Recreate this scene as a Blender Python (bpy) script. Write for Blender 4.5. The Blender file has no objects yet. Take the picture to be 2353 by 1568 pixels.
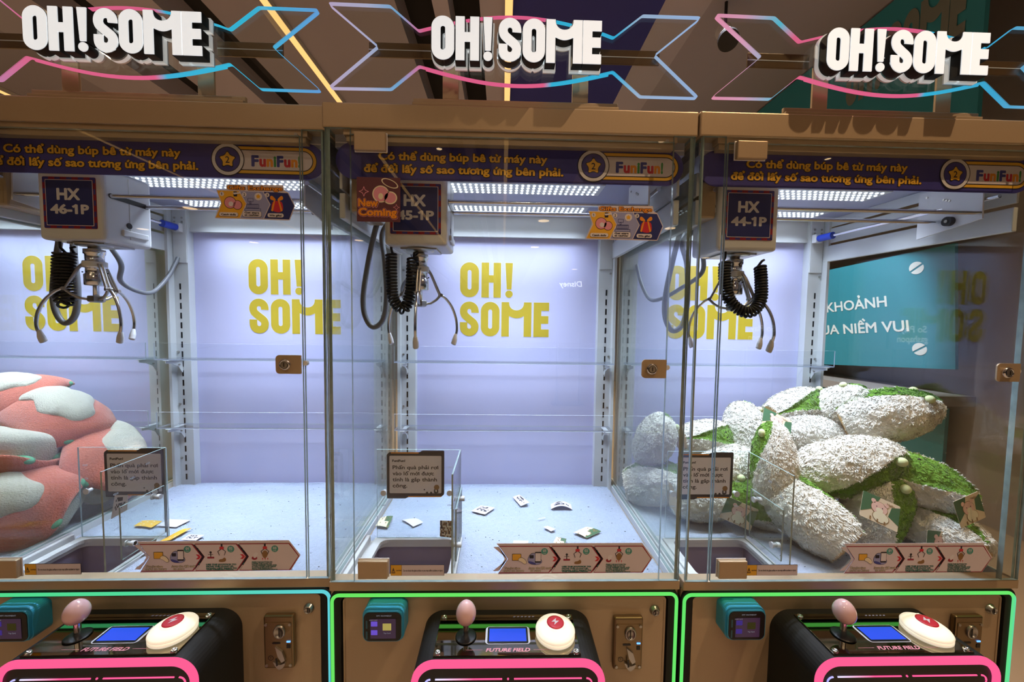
import bpy, bmesh, math, random, unicodedata
import numpy as np
from mathutils import Vector, Matrix, noise
from mathutils.geometry import tessellate_polygon
PI = math.pi
C = bpy.context.scene.collection
SC = bpy.context.scene

# ------------------------------------------------------------------ camera
YAW, PITCH, ROLL = .0251, -.0542, .0133
CAM = Vector((-.0169, -.8941, 1.5355))
fw = Vector((math.sin(YAW)*math.cos(PITCH), math.cos(YAW)*math.cos(PITCH), math.sin(PITCH)))
r0 = Vector((math.cos(YAW), -math.sin(YAW), 0)); u0 = r0.cross(fw)
rt = math.cos(ROLL)*r0 + math.sin(ROLL)*u0
up = -math.sin(ROLL)*r0 + math.cos(ROLL)*u0
cd = bpy.data.cameras.new('camera'); cam = bpy.data.objects.new('camera', cd); C.objects.link(cam)
cd.sensor_fit = 'HORIZONTAL'; cd.sensor_width = 36; cd.lens = 875/2353*36; cd.clip_start = .02; cd.clip_end = 100
mw = Matrix((rt, up, -fw)).transposed().to_4x4(); mw.translation = CAM
cam.matrix_world = mw
SC.camera = cam

# ------------------------------------------------------------------ look, world, lights
vs = SC.view_settings
vs.view_transform = 'Standard'; vs.look = 'None'; vs.exposure = 0.0; vs.gamma = 1.0; vs.use_curve_mapping = False
SC.cycles.transparent_max_bounces = 32
SC.cycles.max_bounces = 7; SC.cycles.diffuse_bounces = 3; SC.cycles.glossy_bounces = 3; SC.cycles.adaptive_threshold = .06
SC.cycles.sample_clamp_indirect = 5.0
SC.cycles.caustics_reflective = False; SC.cycles.caustics_refractive = False
w = bpy.data.worlds.new('world'); SC.world = w; w.use_nodes = True
w.node_tree.nodes['Background'].inputs[0].default_value = (.045, .036, .032, 1)
w.node_tree.nodes['Background'].inputs[1].default_value = 1.0

def lin(c):
    return tuple(((x/255)/12.92 if x/255 <= .04045 else ((x/255+.055)/1.055)**2.4) for x in c) + (1,)

def spot(name, loc, target, power, color, size=.05, angle=70, blend=.6):
    l = bpy.data.lights.new(name, 'SPOT'); l.energy = power; l.color = color[:3]; l.shadow_soft_size = size
    l.spot_size = math.radians(angle); l.spot_blend = blend
    o = bpy.data.objects.new(name, l); C.objects.link(o); o.location = loc
    o.rotation_euler = (Vector(target)-Vector(loc)).to_track_quat('-Z', 'Y').to_euler()
    o['label'] = 'warm light of a ceiling downlight, or an added fill spot'; o['kind'] = 'helper'
    return o
WARM = lin((255, 224, 186))
CEIL = 4.1
spot('downlight_or_fill_beam', (1.5, -.75, CEIL-.06), (1.2, -.1, 1.4), 195, lin((255, 214, 168)), .015, 75)
spot('downlight_or_fill_beam', (-1.5, -1.9, CEIL-.06), (-1.2, -.6, 0), 38, WARM, .04, 80)
spot('downlight_or_fill_beam', (0.2, -2.6, CEIL-.06), (0.1, -1.2, 0), 34, WARM, .04, 80)
for x, y in ((-4, -4.5), (-1, -5), (2.2, -4.6), (5, -5), (-3, -9), (1, -9), (4.5, -9.5)):
    spot('downlight_or_fill_beam', (x, y, CEIL-.06), (x, y, 0), 330, WARM, .08, 130, .8)
spot('downlight_or_fill_beam', (1.5, 1.9, CEIL-.06), (3.25, 3.0, 1.45), 700, lin((240, 244, 255)), .08, 38, .5)  # cool spot added only to brighten the teal sign
for x, y in ((-3.2, 3.4), (-.1, 4.2), (1.6, 5.5), (-7, 3), (-1.2, 1.7)):
    spot('downlight_or_fill_beam', (x, y, CEIL-.06), (x, y, 0), 420, WARM, .08, 130, .8)  # added fill spots: floor bounce behind the machines lifts the dark ceiling

# ------------------------------------------------------------------ materials
MATS = {}
def mat(name, col=(200, 200, 200), rough=.5, metal=0., emit=None, estr=0., bump=0., bscale=60., var=.05, vscale=12., coat=0., spec=.5, sheen=0.):
    if name in MATS: return MATS[name]
    m = bpy.data.materials.new(name); m.use_nodes = True; MATS[name] = m
    nt = m.node_tree; b = nt.nodes['Principled BSDF']; L = nt.links.new
    c = lin(col)
    b.inputs['Roughness'].default_value = rough; b.inputs['Metallic'].default_value = metal
    b.inputs['Coat Weight'].default_value = coat; b.inputs['Specular IOR Level'].default_value = spec
    b.inputs['Sheen Weight'].default_value = sheen
    tc = nt.nodes.new('ShaderNodeTexCoord')
    n = nt.nodes.new('ShaderNodeTexNoise'); n.inputs['Scale'].default_value = vscale; n.inputs['Detail'].default_value = 3
    L(tc.outputs['Object'], n.inputs['Vector'])
    mr = nt.nodes.new('ShaderNodeMapRange'); mr.inputs['To Min'].default_value = 1-var; mr.inputs['To Max'].default_value = 1+var
    L(n.outputs['Fac'], mr.inputs['Value'])
    mx = nt.nodes.new('ShaderNodeMix'); mx.data_type = 'RGBA'; mx.blend_type = 'MULTIPLY'; mx.inputs['Factor'].default_value = 1
    mx.inputs[6].default_value = c; L(mr.outputs['Result'], mx.inputs[7])
    L(mx.outputs[2], b.inputs['Base Color'])
    if emit:
        b.inputs['Emission Color'].default_value = lin(emit); b.inputs['Emission Strength'].default_value = estr
    if bump:
        n2 = nt.nodes.new('ShaderNodeTexNoise'); n2.inputs['Scale'].default_value = bscale; n2.inputs['Detail'].default_value = 4
        L(tc.outputs['Object'], n2.inputs['Vector'])
        bp = nt.nodes.new('ShaderNodeBump'); bp.inputs['Strength'].default_value = bump; bp.inputs['Distance'].default_value = .004
        L(n2.outputs['Fac'], bp.inputs['Height']); L(bp.outputs['Normal'], b.inputs['Normal'])
    return m

def clear(name, tint=(252, 254, 253), f0=.045, rough=.004, haze=.0):
    """thin clear sheet: passes light straight on and mirrors by angle"""
    if name in MATS: return MATS[name]
    m = bpy.data.materials.new(name); m.use_nodes = True; MATS[name] = m
    nt = m.node_tree; nt.nodes.remove(nt.nodes['Principled BSDF']); L = nt.links.new
    out = nt.nodes['Material Output']
    t = nt.nodes.new('ShaderNodeBsdfTransparent'); t.inputs[0].default_value = lin(tint)
    g = nt.nodes.new('ShaderNodeBsdfGlossy'); g.inputs['Roughness'].default_value = rough
    lw = nt.nodes.new('ShaderNodeLayerWeight'); lw.inputs[0].default_value = .5
    p = nt.nodes.new('ShaderNodeMath'); p.operation = 'POWER'; p.inputs[1].default_value = 5
    L(lw.outputs['Facing'], p.inputs[0])
    q = nt.nodes.new('ShaderNodeMath'); q.operation = 'MULTIPLY_ADD'; q.inputs[1].default_value = .9-f0; q.inputs[2].default_value = f0
    L(p.outputs[0], q.inputs[0])
    mx = nt.nodes.new('ShaderNodeMixShader'); L(q.outputs[0], mx.inputs[0]); L(t.outputs[0], mx.inputs[1]); L(g.outputs[0], mx.inputs[2])
    last = mx
    if haze:
        d = nt.nodes.new('ShaderNodeBsdfDiffuse'); d.inputs[0].default_value = (.8, .8, .8, 1)
        m2 = nt.nodes.new('ShaderNodeMixShader'); m2.inputs[0].default_value = haze
        L(mx.outputs[0], m2.inputs[1]); L(d.outputs[0], m2.inputs[2]); last = m2
    L(last.outputs[0], out.inputs[0])
    return m

def glow(name, col, s):
    if name in MATS: return MATS[name]
    m = bpy.data.materials.new(name); m.use_nodes = True; MATS[name] = m
    nt = m.node_tree; nt.nodes.remove(nt.nodes['Principled BSDF'])
    e = nt.nodes.new('ShaderNodeEmission'); e.inputs[0].default_value = lin(col); e.inputs[1].default_value = s
    nt.links.new(e.outputs[0], nt.nodes['Material Output'].inputs[0])
    return m

def glow_ramp(name, stops, s, axis='X', lo=-.45, hi=.45, mixglass=0.):
    """lit strip whose colour runs along one axis of its object (addressable LEDs)"""
    if name in MATS: return MATS[name]
    m = bpy.data.materials.new(name); m.use_nodes = True; MATS[name] = m
    nt = m.node_tree; nt.nodes.remove(nt.nodes['Principled BSDF']); L = nt.links.new
    tc = nt.nodes.new('ShaderNodeTexCoord'); sx = nt.nodes.new('ShaderNodeSeparateXYZ'); L(tc.outputs['Object'], sx.inputs[0])
    mr = nt.nodes.new('ShaderNodeMapRange'); mr.inputs[1].default_value = lo; mr.inputs[2].default_value = hi
    L(sx.outputs[axis], mr.inputs[0])
    cr = nt.nodes.new('ShaderNodeValToRGB'); el = cr.color_ramp.elements
    while len(el) < len(stops): el.new(.5)
    for e, (p, c) in zip(el, stops): e.position = p; e.color = lin(c)
    L(mr.outputs[0], cr.inputs[0])
    e = nt.nodes.new('ShaderNodeEmission'); L(cr.outputs[0], e.inputs[0]); e.inputs[1].default_value = s
    L(e.outputs[0], nt.nodes['Material Output'].inputs[0])
    return m

PAINT = mat('champagne_paint', (186, 164, 134), .42, .35, var=.03, vscale=200, bump=.02, bscale=600)
BLACK = mat('black_plastic', (14, 13, 14), .35)
MATTE = mat('matte_black', (16, 15, 16), .7)
WHITE = mat('white_steel', (218, 222, 224), .4, var=.03)
WPLAS = mat('white_plastic', (225, 226, 230), .3, var=.02)
CHROME = mat('chrome', (232, 232, 236), .16, 1.)
STEEL = mat('brushed_steel', (178, 174, 168), .3, .9)
PANEL = mat('lavender_board', (206, 207, 244), .55, var=.03, vscale=3)
GOLD = mat('gold_print', (196, 172, 48), .5)
GREYW = mat('well_grey', (146, 136, 160), .5)
CEILP = mat('cabin_ceiling', (170, 172, 196), .45, var=.03)
GLASS = clear('clear_acrylic')
GEDGE = mat('acrylic_edge', (150, 172, 172), .15, .0, var=.3, vscale=40, spec=.9, coat=.5)
SHELFG = clear('shelf_acrylic', (253, 254, 255), .02)
SEDGE = mat('shelf_edge', (205, 214, 230), .25)
RUB = mat('dark_rubber', (18, 17, 18), .55)
TUBE = mat('grey_hose', (122, 124, 128), .4, .1)
BLUE = mat('blue_tube', (40, 70, 190), .25)
LED = glow('led_chip', (228, 238, 255), 5.); LED.cycles.emission_sampling = 'NONE'
INKW = mat('print_white', (222, 218, 226), .45)
INKP = mat('print_purple', (62, 60, 140), .4)
INKD = mat('print_dark', (26, 22, 40), .45)
INKY = mat('print_yellow', (232, 178, 52), .45)
INKR = mat('print_red', (200, 44, 62), .45)
INKG = mat('print_green', (62, 150, 82), .45)
INKB = mat('print_blue', (60, 66, 150), .45)
INKO = mat('print_orange', (236, 150, 40), .45)
INKPK = mat('print_pink', (226, 150, 170), .45)
INKM = mat('print_maroon', (150, 24, 52), .45)
INKT = mat('print_teal', (66, 150, 142), .45)
INKC = mat('print_cream', (236, 226, 196), .5)
INKBR = mat('print_brown', (140, 104, 62), .5)
INKL = mat('print_lilac', (150, 156, 205), .5)
INKN = mat('print_navy', (44, 52, 116), .4)
PINKC = mat('print_blush', (216, 206, 214), .45)

# ------------------------------------------------------------------ mesh building
class MB:
    def __init__(s): s.v = []; s.f = []; s.mi = []; s.sm = []; s.mats = []
    def m(s, mt):
        if mt not in s.mats: s.mats.append(mt)
        return s.mats.index(mt)
    def add(s, vs_, fs, mt, smooth=False, M=None):
        o = len(s.v); i = s.m(mt)
        for p in vs_:
            p = Vector(p); s.v.append(tuple(M @ p if M else p))
        for f in fs: s.f.append([o+k for k in f]); s.mi.append(i); s.sm.append(smooth)
    def box(s, x0, x1, y0, y1, z0, z1, mt, bev=0, M=None, seg=2):
        bm = bmesh.new(); bmesh.ops.create_cube(bm, size=1)
        for v in bm.verts: v.co = ((x0+x1)/2+v.co.x*(x1-x0), (y0+y1)/2+v.co.y*(y1-y0), (z0+z1)/2+v.co.z*(z1-z0))
        if bev: bmesh.ops.bevel(bm, geom=bm.edges[:], offset=bev, segments=seg, affect='EDGES', profile=.5)
        bm.verts.index_update()
        s.add([v.co.copy() for v in bm.verts], [[v.index for v in f.verts] for f in bm.faces], mt, False, M); bm.free()
    def lathe(s, prof, c, mt, axis=(0, 0, 1), seg=28, smooth=True, cap=True, sx=1, sy=1):
        q = Vector((0, 0, 1)).rotation_difference(Vector(axis).normalized()).to_matrix()
        vs_ = []; fs = []; n = len(prof)
        for (r, h) in prof:
            for k in range(seg):
                a = 2*PI*k/seg; vs_.append(Vector(c)+q @ Vector((r*math.cos(a)*sx, r*math.sin(a)*sy, h)))
        for i in range(n-1):
            for k in range(seg):
                k2 = (k+1) % seg; fs.append((i*seg+k, i*seg+k2, (i+1)*seg+k2, (i+1)*seg+k))
        s.add(vs_, fs, mt, smooth)
        if cap:
            for i, fl in ((0, True), (n-1, False)):
                if prof[i][0] > 1e-5:
                    idx = list(range(i*seg, (i+1)*seg)); idx = idx[::-1] if fl else idx
                    s.add([vs_[k] for k in idx], [list(range(seg))], mt, False)
    def cyl(s, p0, p1, r, mt, seg=20, r1=None):
        p0 = Vector(p0); p1 = Vector(p1); L = (p1-p0).length
        s.lathe([(r, 0), (r if r1 is None else r1, L)], p0, mt, p1-p0, seg)
    def ball(s, c, r, mt, sx=1, sy=1, sz=1, seg=20, M=None):
        vs_ = []; fs = []; n = seg//2
        for i in range(n+1):
            t = PI*i/n
            for k in range(seg):
                a = 2*PI*k/seg
                vs_.append((c[0]+r*sx*math.sin(t)*math.cos(a), c[1]+r*sy*math.sin(t)*math.sin(a), c[2]+r*sz*math.cos(t)))
        for i in range(n):
            for k in range(seg):
                k2 = (k+1) % seg; fs.append((i*seg+k, (i+1)*seg+k, (i+1)*seg+k2, i*seg+k2))
        s.add(vs_, fs, mt, True, M)
    def tube(s, pts, r, mt, seg=12, closed=False, sx=1., rad=None):
        pts = [Vector(p) for p in pts]; n = len(pts); vs_ = []; fs = []
        T = []
        for i in range(n):
            a = pts[(i-1) % n] if (closed or i > 0) else pts[i]; b = pts[(i+1) % n] if (closed or i < n-1) else pts[i]
            T.append((b-a).normalized())
        N = T[0].cross(Vector((0, 0, 1)))
        if N.length < .05: N = T[0].cross(Vector((0, 1, 0)))
        N.normalize()
        for i in range(n):
            N = (N-T[i]*N.dot(T[i])).normalized(); B = T[i].cross(N)
            rr_ = rad[i] if rad else r
            for k in range(seg):
                a = 2*PI*k/seg; vs_.append(pts[i]+N*(rr_*math.cos(a)*sx)+B*(rr_*math.sin(a)))
        for i in range(n if closed else n-1):
            j = (i+1) % n
            for k in range(seg):
                k2 = (k+1) % seg; fs.append((i*seg+k, i*seg+k2, j*seg+k2, j*seg+k))
        s.add(vs_, fs, mt, True)
        if not closed:
            s.add(vs_[:seg], [list(range(seg))[::-1]], mt); s.add(vs_[-seg:], [list(range(seg))], mt)
    def poly(s, loops, y, mt, depth=0., side=None, M=None, plane='xz', back=None):
        """flat shape drawn in x,z at distance y (facing -y), first loop outside, the rest holes"""
        P = (lambda p, d: (p[0], d, p[1])) if plane == 'xz' else ((lambda p, d: (p[0], p[1], d)) if plane == 'xy' else (lambda p, d: (d, p[0], p[1])))
        flat = [p for l in loops for p in l]
        tri = tessellate_polygon([[Vector((p[0], p[1], 0)) for p in l] for l in loops])
        out = []
        for t in tri:
            a, b, c = (flat[k] for k in t)
            ar = (b[0]-a[0])*(c[1]-a[1])-(c[0]-a[0])*(b[1]-a[1])
            if abs(ar) < 1e-14: continue
            out.append(tuple(t) if ar > 0 else (t[0], t[2], t[1]))
        if plane == 'xy': out = [t[::-1] for t in out]
        s.add([P(p, y) for p in flat], out, mt, False, M)
        if depth:
            s.add([P(p, y+depth) for p in flat], [t[::-1] for t in out], back or mt, False, M)
            o = 0; sd = side or mt
            for li, l in enumerate(loops):
                n = len(l)
                ar = sum(l[i][0]*l[(i+1) % n][1]-l[(i+1) % n][0]*l[i][1] for i in range(n))
                vs_ = [P(p, y) for p in l]+[P(p, y+depth) for p in l]
                fs = []
                for i in range(n):
                    j = (i+1) % n; q = (i, i+n, j+n, j)
                    if (ar < 0) ^ (li > 0): q = q[::-1]
                    if plane == 'xy': q = q[::-1]
                    fs.append(q)
                s.add(vs_, fs, sd, False, M)
    def text(s, body, x, z, y, mt, w=None, h=None, bold=0., shear=0., align='c', depth=0., M=None, mirror=False, zs=None):
        """lettering set in x,z; w = width to fit, h = letter height"""
        vs_, fs, bx = font(body, bold, shear)
        wid = bx[1]-bx[0]; hh = .728
        sz = (h/hh) if h else w/wid
        sx_ = (w/wid) if w else sz
        x0 = {'c': x-wid*sx_/2, 'l': x, 'r': x-wid*sx_}[align]
        pv = [(x0+((bx[1]-p[0]) if mirror else (p[0]-bx[0]))*sx_, y+(-p[2] if mirror else p[2]), z+p[1]*sz) for p in vs_]
        s.add(pv, [f[::-1] for f in fs] if mirror else fs, mt, False, M)
    def mesh(s, name):
        me = bpy.data.meshes.new(name); me.from_pydata(s.v, [], s.f)
        for mt in s.mats: me.materials.append(mt)
        me.polygons.foreach_set('material_index', s.mi); me.polygons.foreach_set('use_smooth', s.sm); me.update()
        return me

FONT = {}
def raw_font(body, bold, shear):
    k = (body, bold, shear)
    if k not in FONT:
        cu = bpy.data.curves.new('t', 'FONT'); cu.body = body; cu.resolution_u = 3; cu.shear = shear
        o = bpy.data.objects.new('t', cu); C.objects.link(o); bpy.context.view_layer.update()
        me = bpy.data.meshes.new_from_object(o.evaluated_get(bpy.context.evaluated_depsgraph_get()))
        vs_ = [tuple(v.co) for v in me.vertices]; fs = [list(p.vertices) for p in me.polygons]
        nf = []
        for f in fs:
            ar = 0
            for i in range(len(f)):
                a = vs_[f[i]]; b = vs_[f[(i+1) % len(f)]]; ar += a[0]*b[1]-b[0]*a[1]
            nf.append(f if ar > 0 else f[::-1])
        if bold > 0:          # heavier weight: a border along every outline edge
            cnt = {}
            for f in nf:
                for i in range(len(f)): e = (f[i], f[(i+1) % len(f)]); cnt[tuple(sorted(e))] = cnt.get(tuple(sorted(e)), 0)+1
            for (a, c), q in list(cnt.items()):
                if q != 1: continue
                A, B_ = Vector(vs_[a][:2]), Vector(vs_[c][:2]); T = B_-A
                if T.length < 1e-6: continue
                T.normalize(); N = Vector((-T.y, T.x))*bold; A = A-T*bold*.45; B_ = B_+T*bold*.45; o_ = len(vs_)
                d_ = 8e-6*(2+(o_//4*5) % 13); vs_ += [(A.x+N.x, A.y+N.y, d_), (A.x-N.x, A.y-N.y, d_), (B_.x-N.x, B_.y-N.y, d_), (B_.x+N.x, B_.y+N.y, d_)]; nf.append([o_, o_+1, o_+2, o_+3])
        xs = [v[0] for v in vs_] or [0, 1]
        FONT[k] = (vs_, nf, (min(xs), max(xs)))
        bpy.data.objects.remove(o); bpy.data.curves.remove(cu); bpy.data.meshes.remove(me)
    return FONT[k]
def font(body, bold, shear):
    """letters of the built-in face; the Vietnamese marks it lacks are drawn on as strokes"""
    if all(ord(c) < 256 and c != '1' for c in body): return raw_font(body, bold, shear)
    k = (body, bold, shear, 1)
    if k in FONT: return FONT[k]
    base = ''; marks = []
    for i, c in enumerate(body):
        if c == '1': marks.append((i, 'flag'))
        if c in 'đĐ': base += 'dD'['đĐ'.index(c)]; marks.append((i, 'bar')); continue
        d = unicodedata.normalize('NFD', c); b0 = d[0]
        if '\u0302' in d: b0 = unicodedata.normalize('NFC', b0+'\u0302')
        if len(d) == 2 and ord(c) < 256: b0 = c
        else:
            for q, nm in (('\u0309', 'hook'), ('\u0301', 'acute'), ('\u0300', 'grave'), ('\u0303', 'tilde'), ('\u0323', 'dot'), ('\u031b', 'horn'), ('\u0306', 'breve')):
                if q in d: marks.append((i, nm))
        base += b0
    vs_, fs, bx = raw_font(base, bold, shear); vs_ = list(vs_); fs = list(fs)
    t = .040+bold
    def stroke(P):
        P = [Vector(p) for p in P]; n = len(P); o = len(vs_)
        for i, p in enumerate(P):
            T = (P[min(i+1, n-1)]-P[max(i-1, 0)]).normalized(); N = Vector((-T.y, T.x))
            e = T*(-t*.5 if i == 0 else t*.5 if i == n-1 else 0)
            d_ = -8e-6*(1+o % 7); vs_.append((p.x+e.x+N.x*t, p.y+e.y+N.y*t, d_)); vs_.append((p.x+e.x-N.x*t, p.y+e.y-N.y*t, d_))
        for i in range(n-1): fs.append([o+2*i, o+2*i+1, o+2*i+3, o+2*i+2])
    for i, nm in marks:
        x1 = raw_font(base[:i+1], 0, shear)[2][1]; g = raw_font(base[i], 0, shear)[2]; x0 = x1-(g[1]-g[0]); xm = (x0+x1)/2
        up = base[i].isupper(); h = .73 if up else .50; hat = ord(base[i]) > 127
        if hat: h += .07; xm = x1+.01
        if nm == 'acute': stroke([(xm-.03, h+.05), (xm+.06, h+.17)])
        if nm == 'grave': stroke([(xm-.06 - (.02 if hat else 0), h+.17), (xm+.03, h+.05)])
        if nm == 'tilde': stroke([(xm-.14, h+.08), (xm-.07, h+.13), (xm+.0, h+.10), (xm+.07, h+.06), (xm+.13, h+.12)])
        if nm == 'hook': stroke([(xm-.06, h+.17), (xm, h+.20), (xm+.05, h+.16), (xm+.03, h+.11), (xm, h+.08), (xm, h+.055)])
        if nm == 'flag': stroke([(x1-.24, .53), (x1-.12, .60), (x1-.05, .67)])
        if nm == 'horn': stroke([(x1-.03, .42), (x1+.04, .46), (x1+.075, .53)])
        if nm == 'dot': stroke([(xm-.03, -.12), (xm+.03, -.12)])
        if nm == 'bar': stroke([(x1-.22, .60), (x1+.06, .60)] if not up else [(x0-.06, .36), (x0+.22, .36)])
        if nm == 'breve': stroke([(xm-.09, h+.12), (xm, h+.06), (xm+.09, h+.12)])
    FONT[k] = (vs_, fs, bx); return FONT[k]

def rr(x0, x1, z0, z1, r, n=6):
    if isinstance(r, (int, float)): r = (r,)*4
    p = []
    for (cx, cz, a0, q) in ((x1-r[0], z1-r[0], 0, r[0]), (x0+r[1], z1-r[1], 90, r[1]), (x0+r[2], z0+r[2], 180, r[2]), (x1-r[3], z0+r[3], 270, r[3])):
        if q < 1e-6: p.append((cx, cz)); continue
        for i in range(n+1):
            a = math.radians(a0+90*i/n); p.append((cx+q*math.cos(a), cz+q*math.sin(a)))
    return p
def circ(x, z, r, n=28, sx=1): return [(x+r*sx*math.cos(2*PI*i/n), z+r*math.sin(2*PI*i/n)) for i in range(n)]
def star(x, z, r, ri=.52, rnd=0, n=5, a0=90):
    p = []
    for i in range(2*n):
        a = math.radians(a0+180*i/n); q = r if i % 2 == 0 else r*ri
        p.append((x+q*math.cos(a), z+q*math.sin(a)))
    return soften(p, .25)
def soften(p, k, it=2):
    for _ in range(it):
        q = []
        for i in range(len(p)):
            a = p[i]; b = p[(i+1) % len(p)]
            q.append((a[0]+(b[0]-a[0])*k, a[1]+(b[1]-a[1])*k)); q.append((a[0]+(b[0]-a[0])*(1-k), a[1]+(b[1]-a[1])*(1-k)))
        p = q
    return p
def roundpoly(p, rads, n=5):
    out = []; N = len(p)
    for i in range(N):
        a, b, c = Vector(p[i-1]), Vector(p[i]), Vector(p[(i+1) % N]); r = rads[i] if isinstance(rads, (list, tuple)) else rads
        if r < 1e-6: out.append(tuple(b)); continue
        u = (a-b).normalized(); v = (c-b).normalized()
        r = min(r, (a-b).length*.45, (c-b).length*.45)
        p0 = b+u*r; p1 = b+v*r
        for k in range(n+1):
            t = k/n; out.append(tuple(p0*(1-t)**2+b*2*t*(1-t)+p1*t*t))
    return out
def offset(l, d):
    n = len(l); ar = sum(l[i][0]*l[(i+1) % n][1]-l[(i+1) % n][0]*l[i][1] for i in range(n)); sg = 1 if ar > 0 else -1
    out = []
    for i in range(n):
        a, b, c = Vector(l[i-1]), Vector(l[i]), Vector(l[(i+1) % n])
        e1 = (b-a); e2 = (c-b)
        if e1.length < 1e-9 or e2.length < 1e-9: out.append(tuple(b)); continue
        n1 = Vector((e1.y, -e1.x)).normalized(); n2 = Vector((e2.y, -e2.x)).normalized()
        m_ = n1+n2
        if m_.length < .2: m_ = n1
        m_.normalize(); k = 1/max(.5, m_.dot(n1))
        out.append(tuple(b+m_*(d*sg*k)))
    return out
def catmull(P, n=8):
    P = [Vector(p) for p in P]; out = []
    for i in range(len(P)-1):
        a = P[max(i-1, 0)]; b = P[i]; c = P[i+1]; d = P[min(i+2, len(P)-1)]
        for k in range(n):
            t = k/n
            out.append(.5*((2*b)+(c-a)*t+(2*a-5*b+4*c-d)*t*t+(3*b-a-3*c+d)*t**3))
    out.append(P[-1]); return out

def link(name, me, parent=None, loc=(0, 0, 0), rot=(0, 0, 0)):
    o = bpy.data.objects.new(name, me); C.objects.link(o); o.location = loc; o.rotation_euler = rot
    if parent: o.parent = parent
    return o
def tag(o, label=None, cat=None, group=None, kind=None):
    if label: o['label'] = label
    if cat: o['category'] = cat
    if group: o['group'] = group
    if kind: o['kind'] = kind
    return o
CACHE = {}
def part(name, key, fn, parent, **k):
    """one mesh under its thing; the same key shares the mesh between machines"""
    if key is None or key not in CACHE:
        b = MB(); fn(b); me = b.mesh(name)
        if key: CACHE[key] = me
    else: me = CACHE[key]
    return link(name, me, parent, **k)

# ------------------------------------------------------------------ the OH!SOME letters (unit height)
def letter_shapes():
    S = .21
    O = lambda w: [rr(0, w, 0, 1, w/2, 12), rr(S, w-S, .22, .78, (w-2*S)/2, 8)[::-1]]
    H = [[(0, 0), (S, 0), (S, .43), (.34, .43), (.34, 0), (.55, 0), (.55, 1), (.34, 1), (.34, .64), (S, .64), (S, 1), (0, 1)]]
    EX = [[(.055, .24), (.19, .24), (.22, 1), (.01, 1)]]
    DOT = [circ(.12, .105, .105)]
    Ec = [[(0, 0), (.44, 0), (.44, .22), (.22, .22), (.22, .385), (.425, .385), (.425, .61), (.22, .61), (.22, .765), (.44, .765), (.44, 1), (0, 1)]]
    cl = [(.425, .68), (.425, .735)]+[(.265+.16*math.cos(a), .735+.16*math.sin(a)) for a in (math.radians(d) for d in (30, 60, 90, 120, 150, 180))]
    cl += [(.112, .665), (.15, .59), (.265, .49), (.375, .40), (.418, .33), (.425, .265)]
    cl += [(.265+.16*math.cos(a), .265+.16*math.sin(a)) for a in (math.radians(d) for d in (-30, -60, -90, -120, -150, -180))]+[(.105, .40)]
    c2 = [Vector((p.x, p.y)) for p in catmull([(a, b, 0) for a, b in cl], 4)]
    Lf = []; Rt = []
    for i, p in enumerate(c2):
        t = (c2[min(i+1, len(c2)-1)]-c2[max(i-1, 0)]).normalized(); nn = Vector((-t.y, t.x))*.105
        Lf.append(tuple(p+nn)); Rt.append(tuple(p-nn))
    Sc = [Lf+Rt[::-1]]
    dip = [(.215+.425*(1-math.cos(t))/2*1.0, 1-.235*math.sin(t)**.8) for t in (PI*i/14 for i in range(15))]
    low = [(.215+.425*i/10, .60-.065*math.sin(PI*i/10)) for i in range(11)]
    Mm = [[(0, 0), (.215, 0)]+low+[(.64, 0), (.857, 0), (.857, 1)]+dip[::-1]+[(0, 1)]]
    Mm = [[(x, z) for x, z in Mm[0]]]
    return {'O': (O(.53), .53), 'H': (H, .55), '!': (EX, .22), 'dot': (DOT, .22), 'S': (Sc, .53), 'M': (Mm, .857), 'E': (Ec, .44)}
LET = letter_shapes()
def shp(ch, x, z, h, sx=None, off=0):
    sx = sx or h
    ls = [[(x+a*sx, z+b*h) for a, b in l] for l in LET[ch][0]]
    if off: ls = [offset(l, off if i == 0 else -off) for i, l in enumerate(ls)]
    return ls
SIGN_X = [('O', .0), ('H', .563), ('!', 1.2), ('dot', 1.2), ('S', 1.57), ('O', 2.135), ('M', 2.69), ('E', 3.56)]   # of total 4.0

# ------------------------------------------------------------------ the claw machine
HW, DEP, LEDGE, BEAM0, BEAM1, CEILZ, FLZ = .428, .60, .90, 1.966, 2.022, 1.936, .882

def pane(b, x0, x1, y0, y1, z0, z1, g=GLASS, e=GEDGE):
    t = (x1-x0, y1-y0, z1-z0); ax = t.index(min(t))
    v = [(x, y, z) for x in (x0, x1) for y in (y0, y1) for z in (z0, z1)]
    F = {0: [((0, 1, 3, 2), (4, 6, 7, 5))], 1: [((0, 4, 5, 1), (2, 3, 7, 6))], 2: [((0, 2, 6, 4), (1, 5, 7, 3))]}
    for a in (0, 1, 2):
        for f in F[a][0]: b.add(v, [f], g if a == ax else e)

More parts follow.
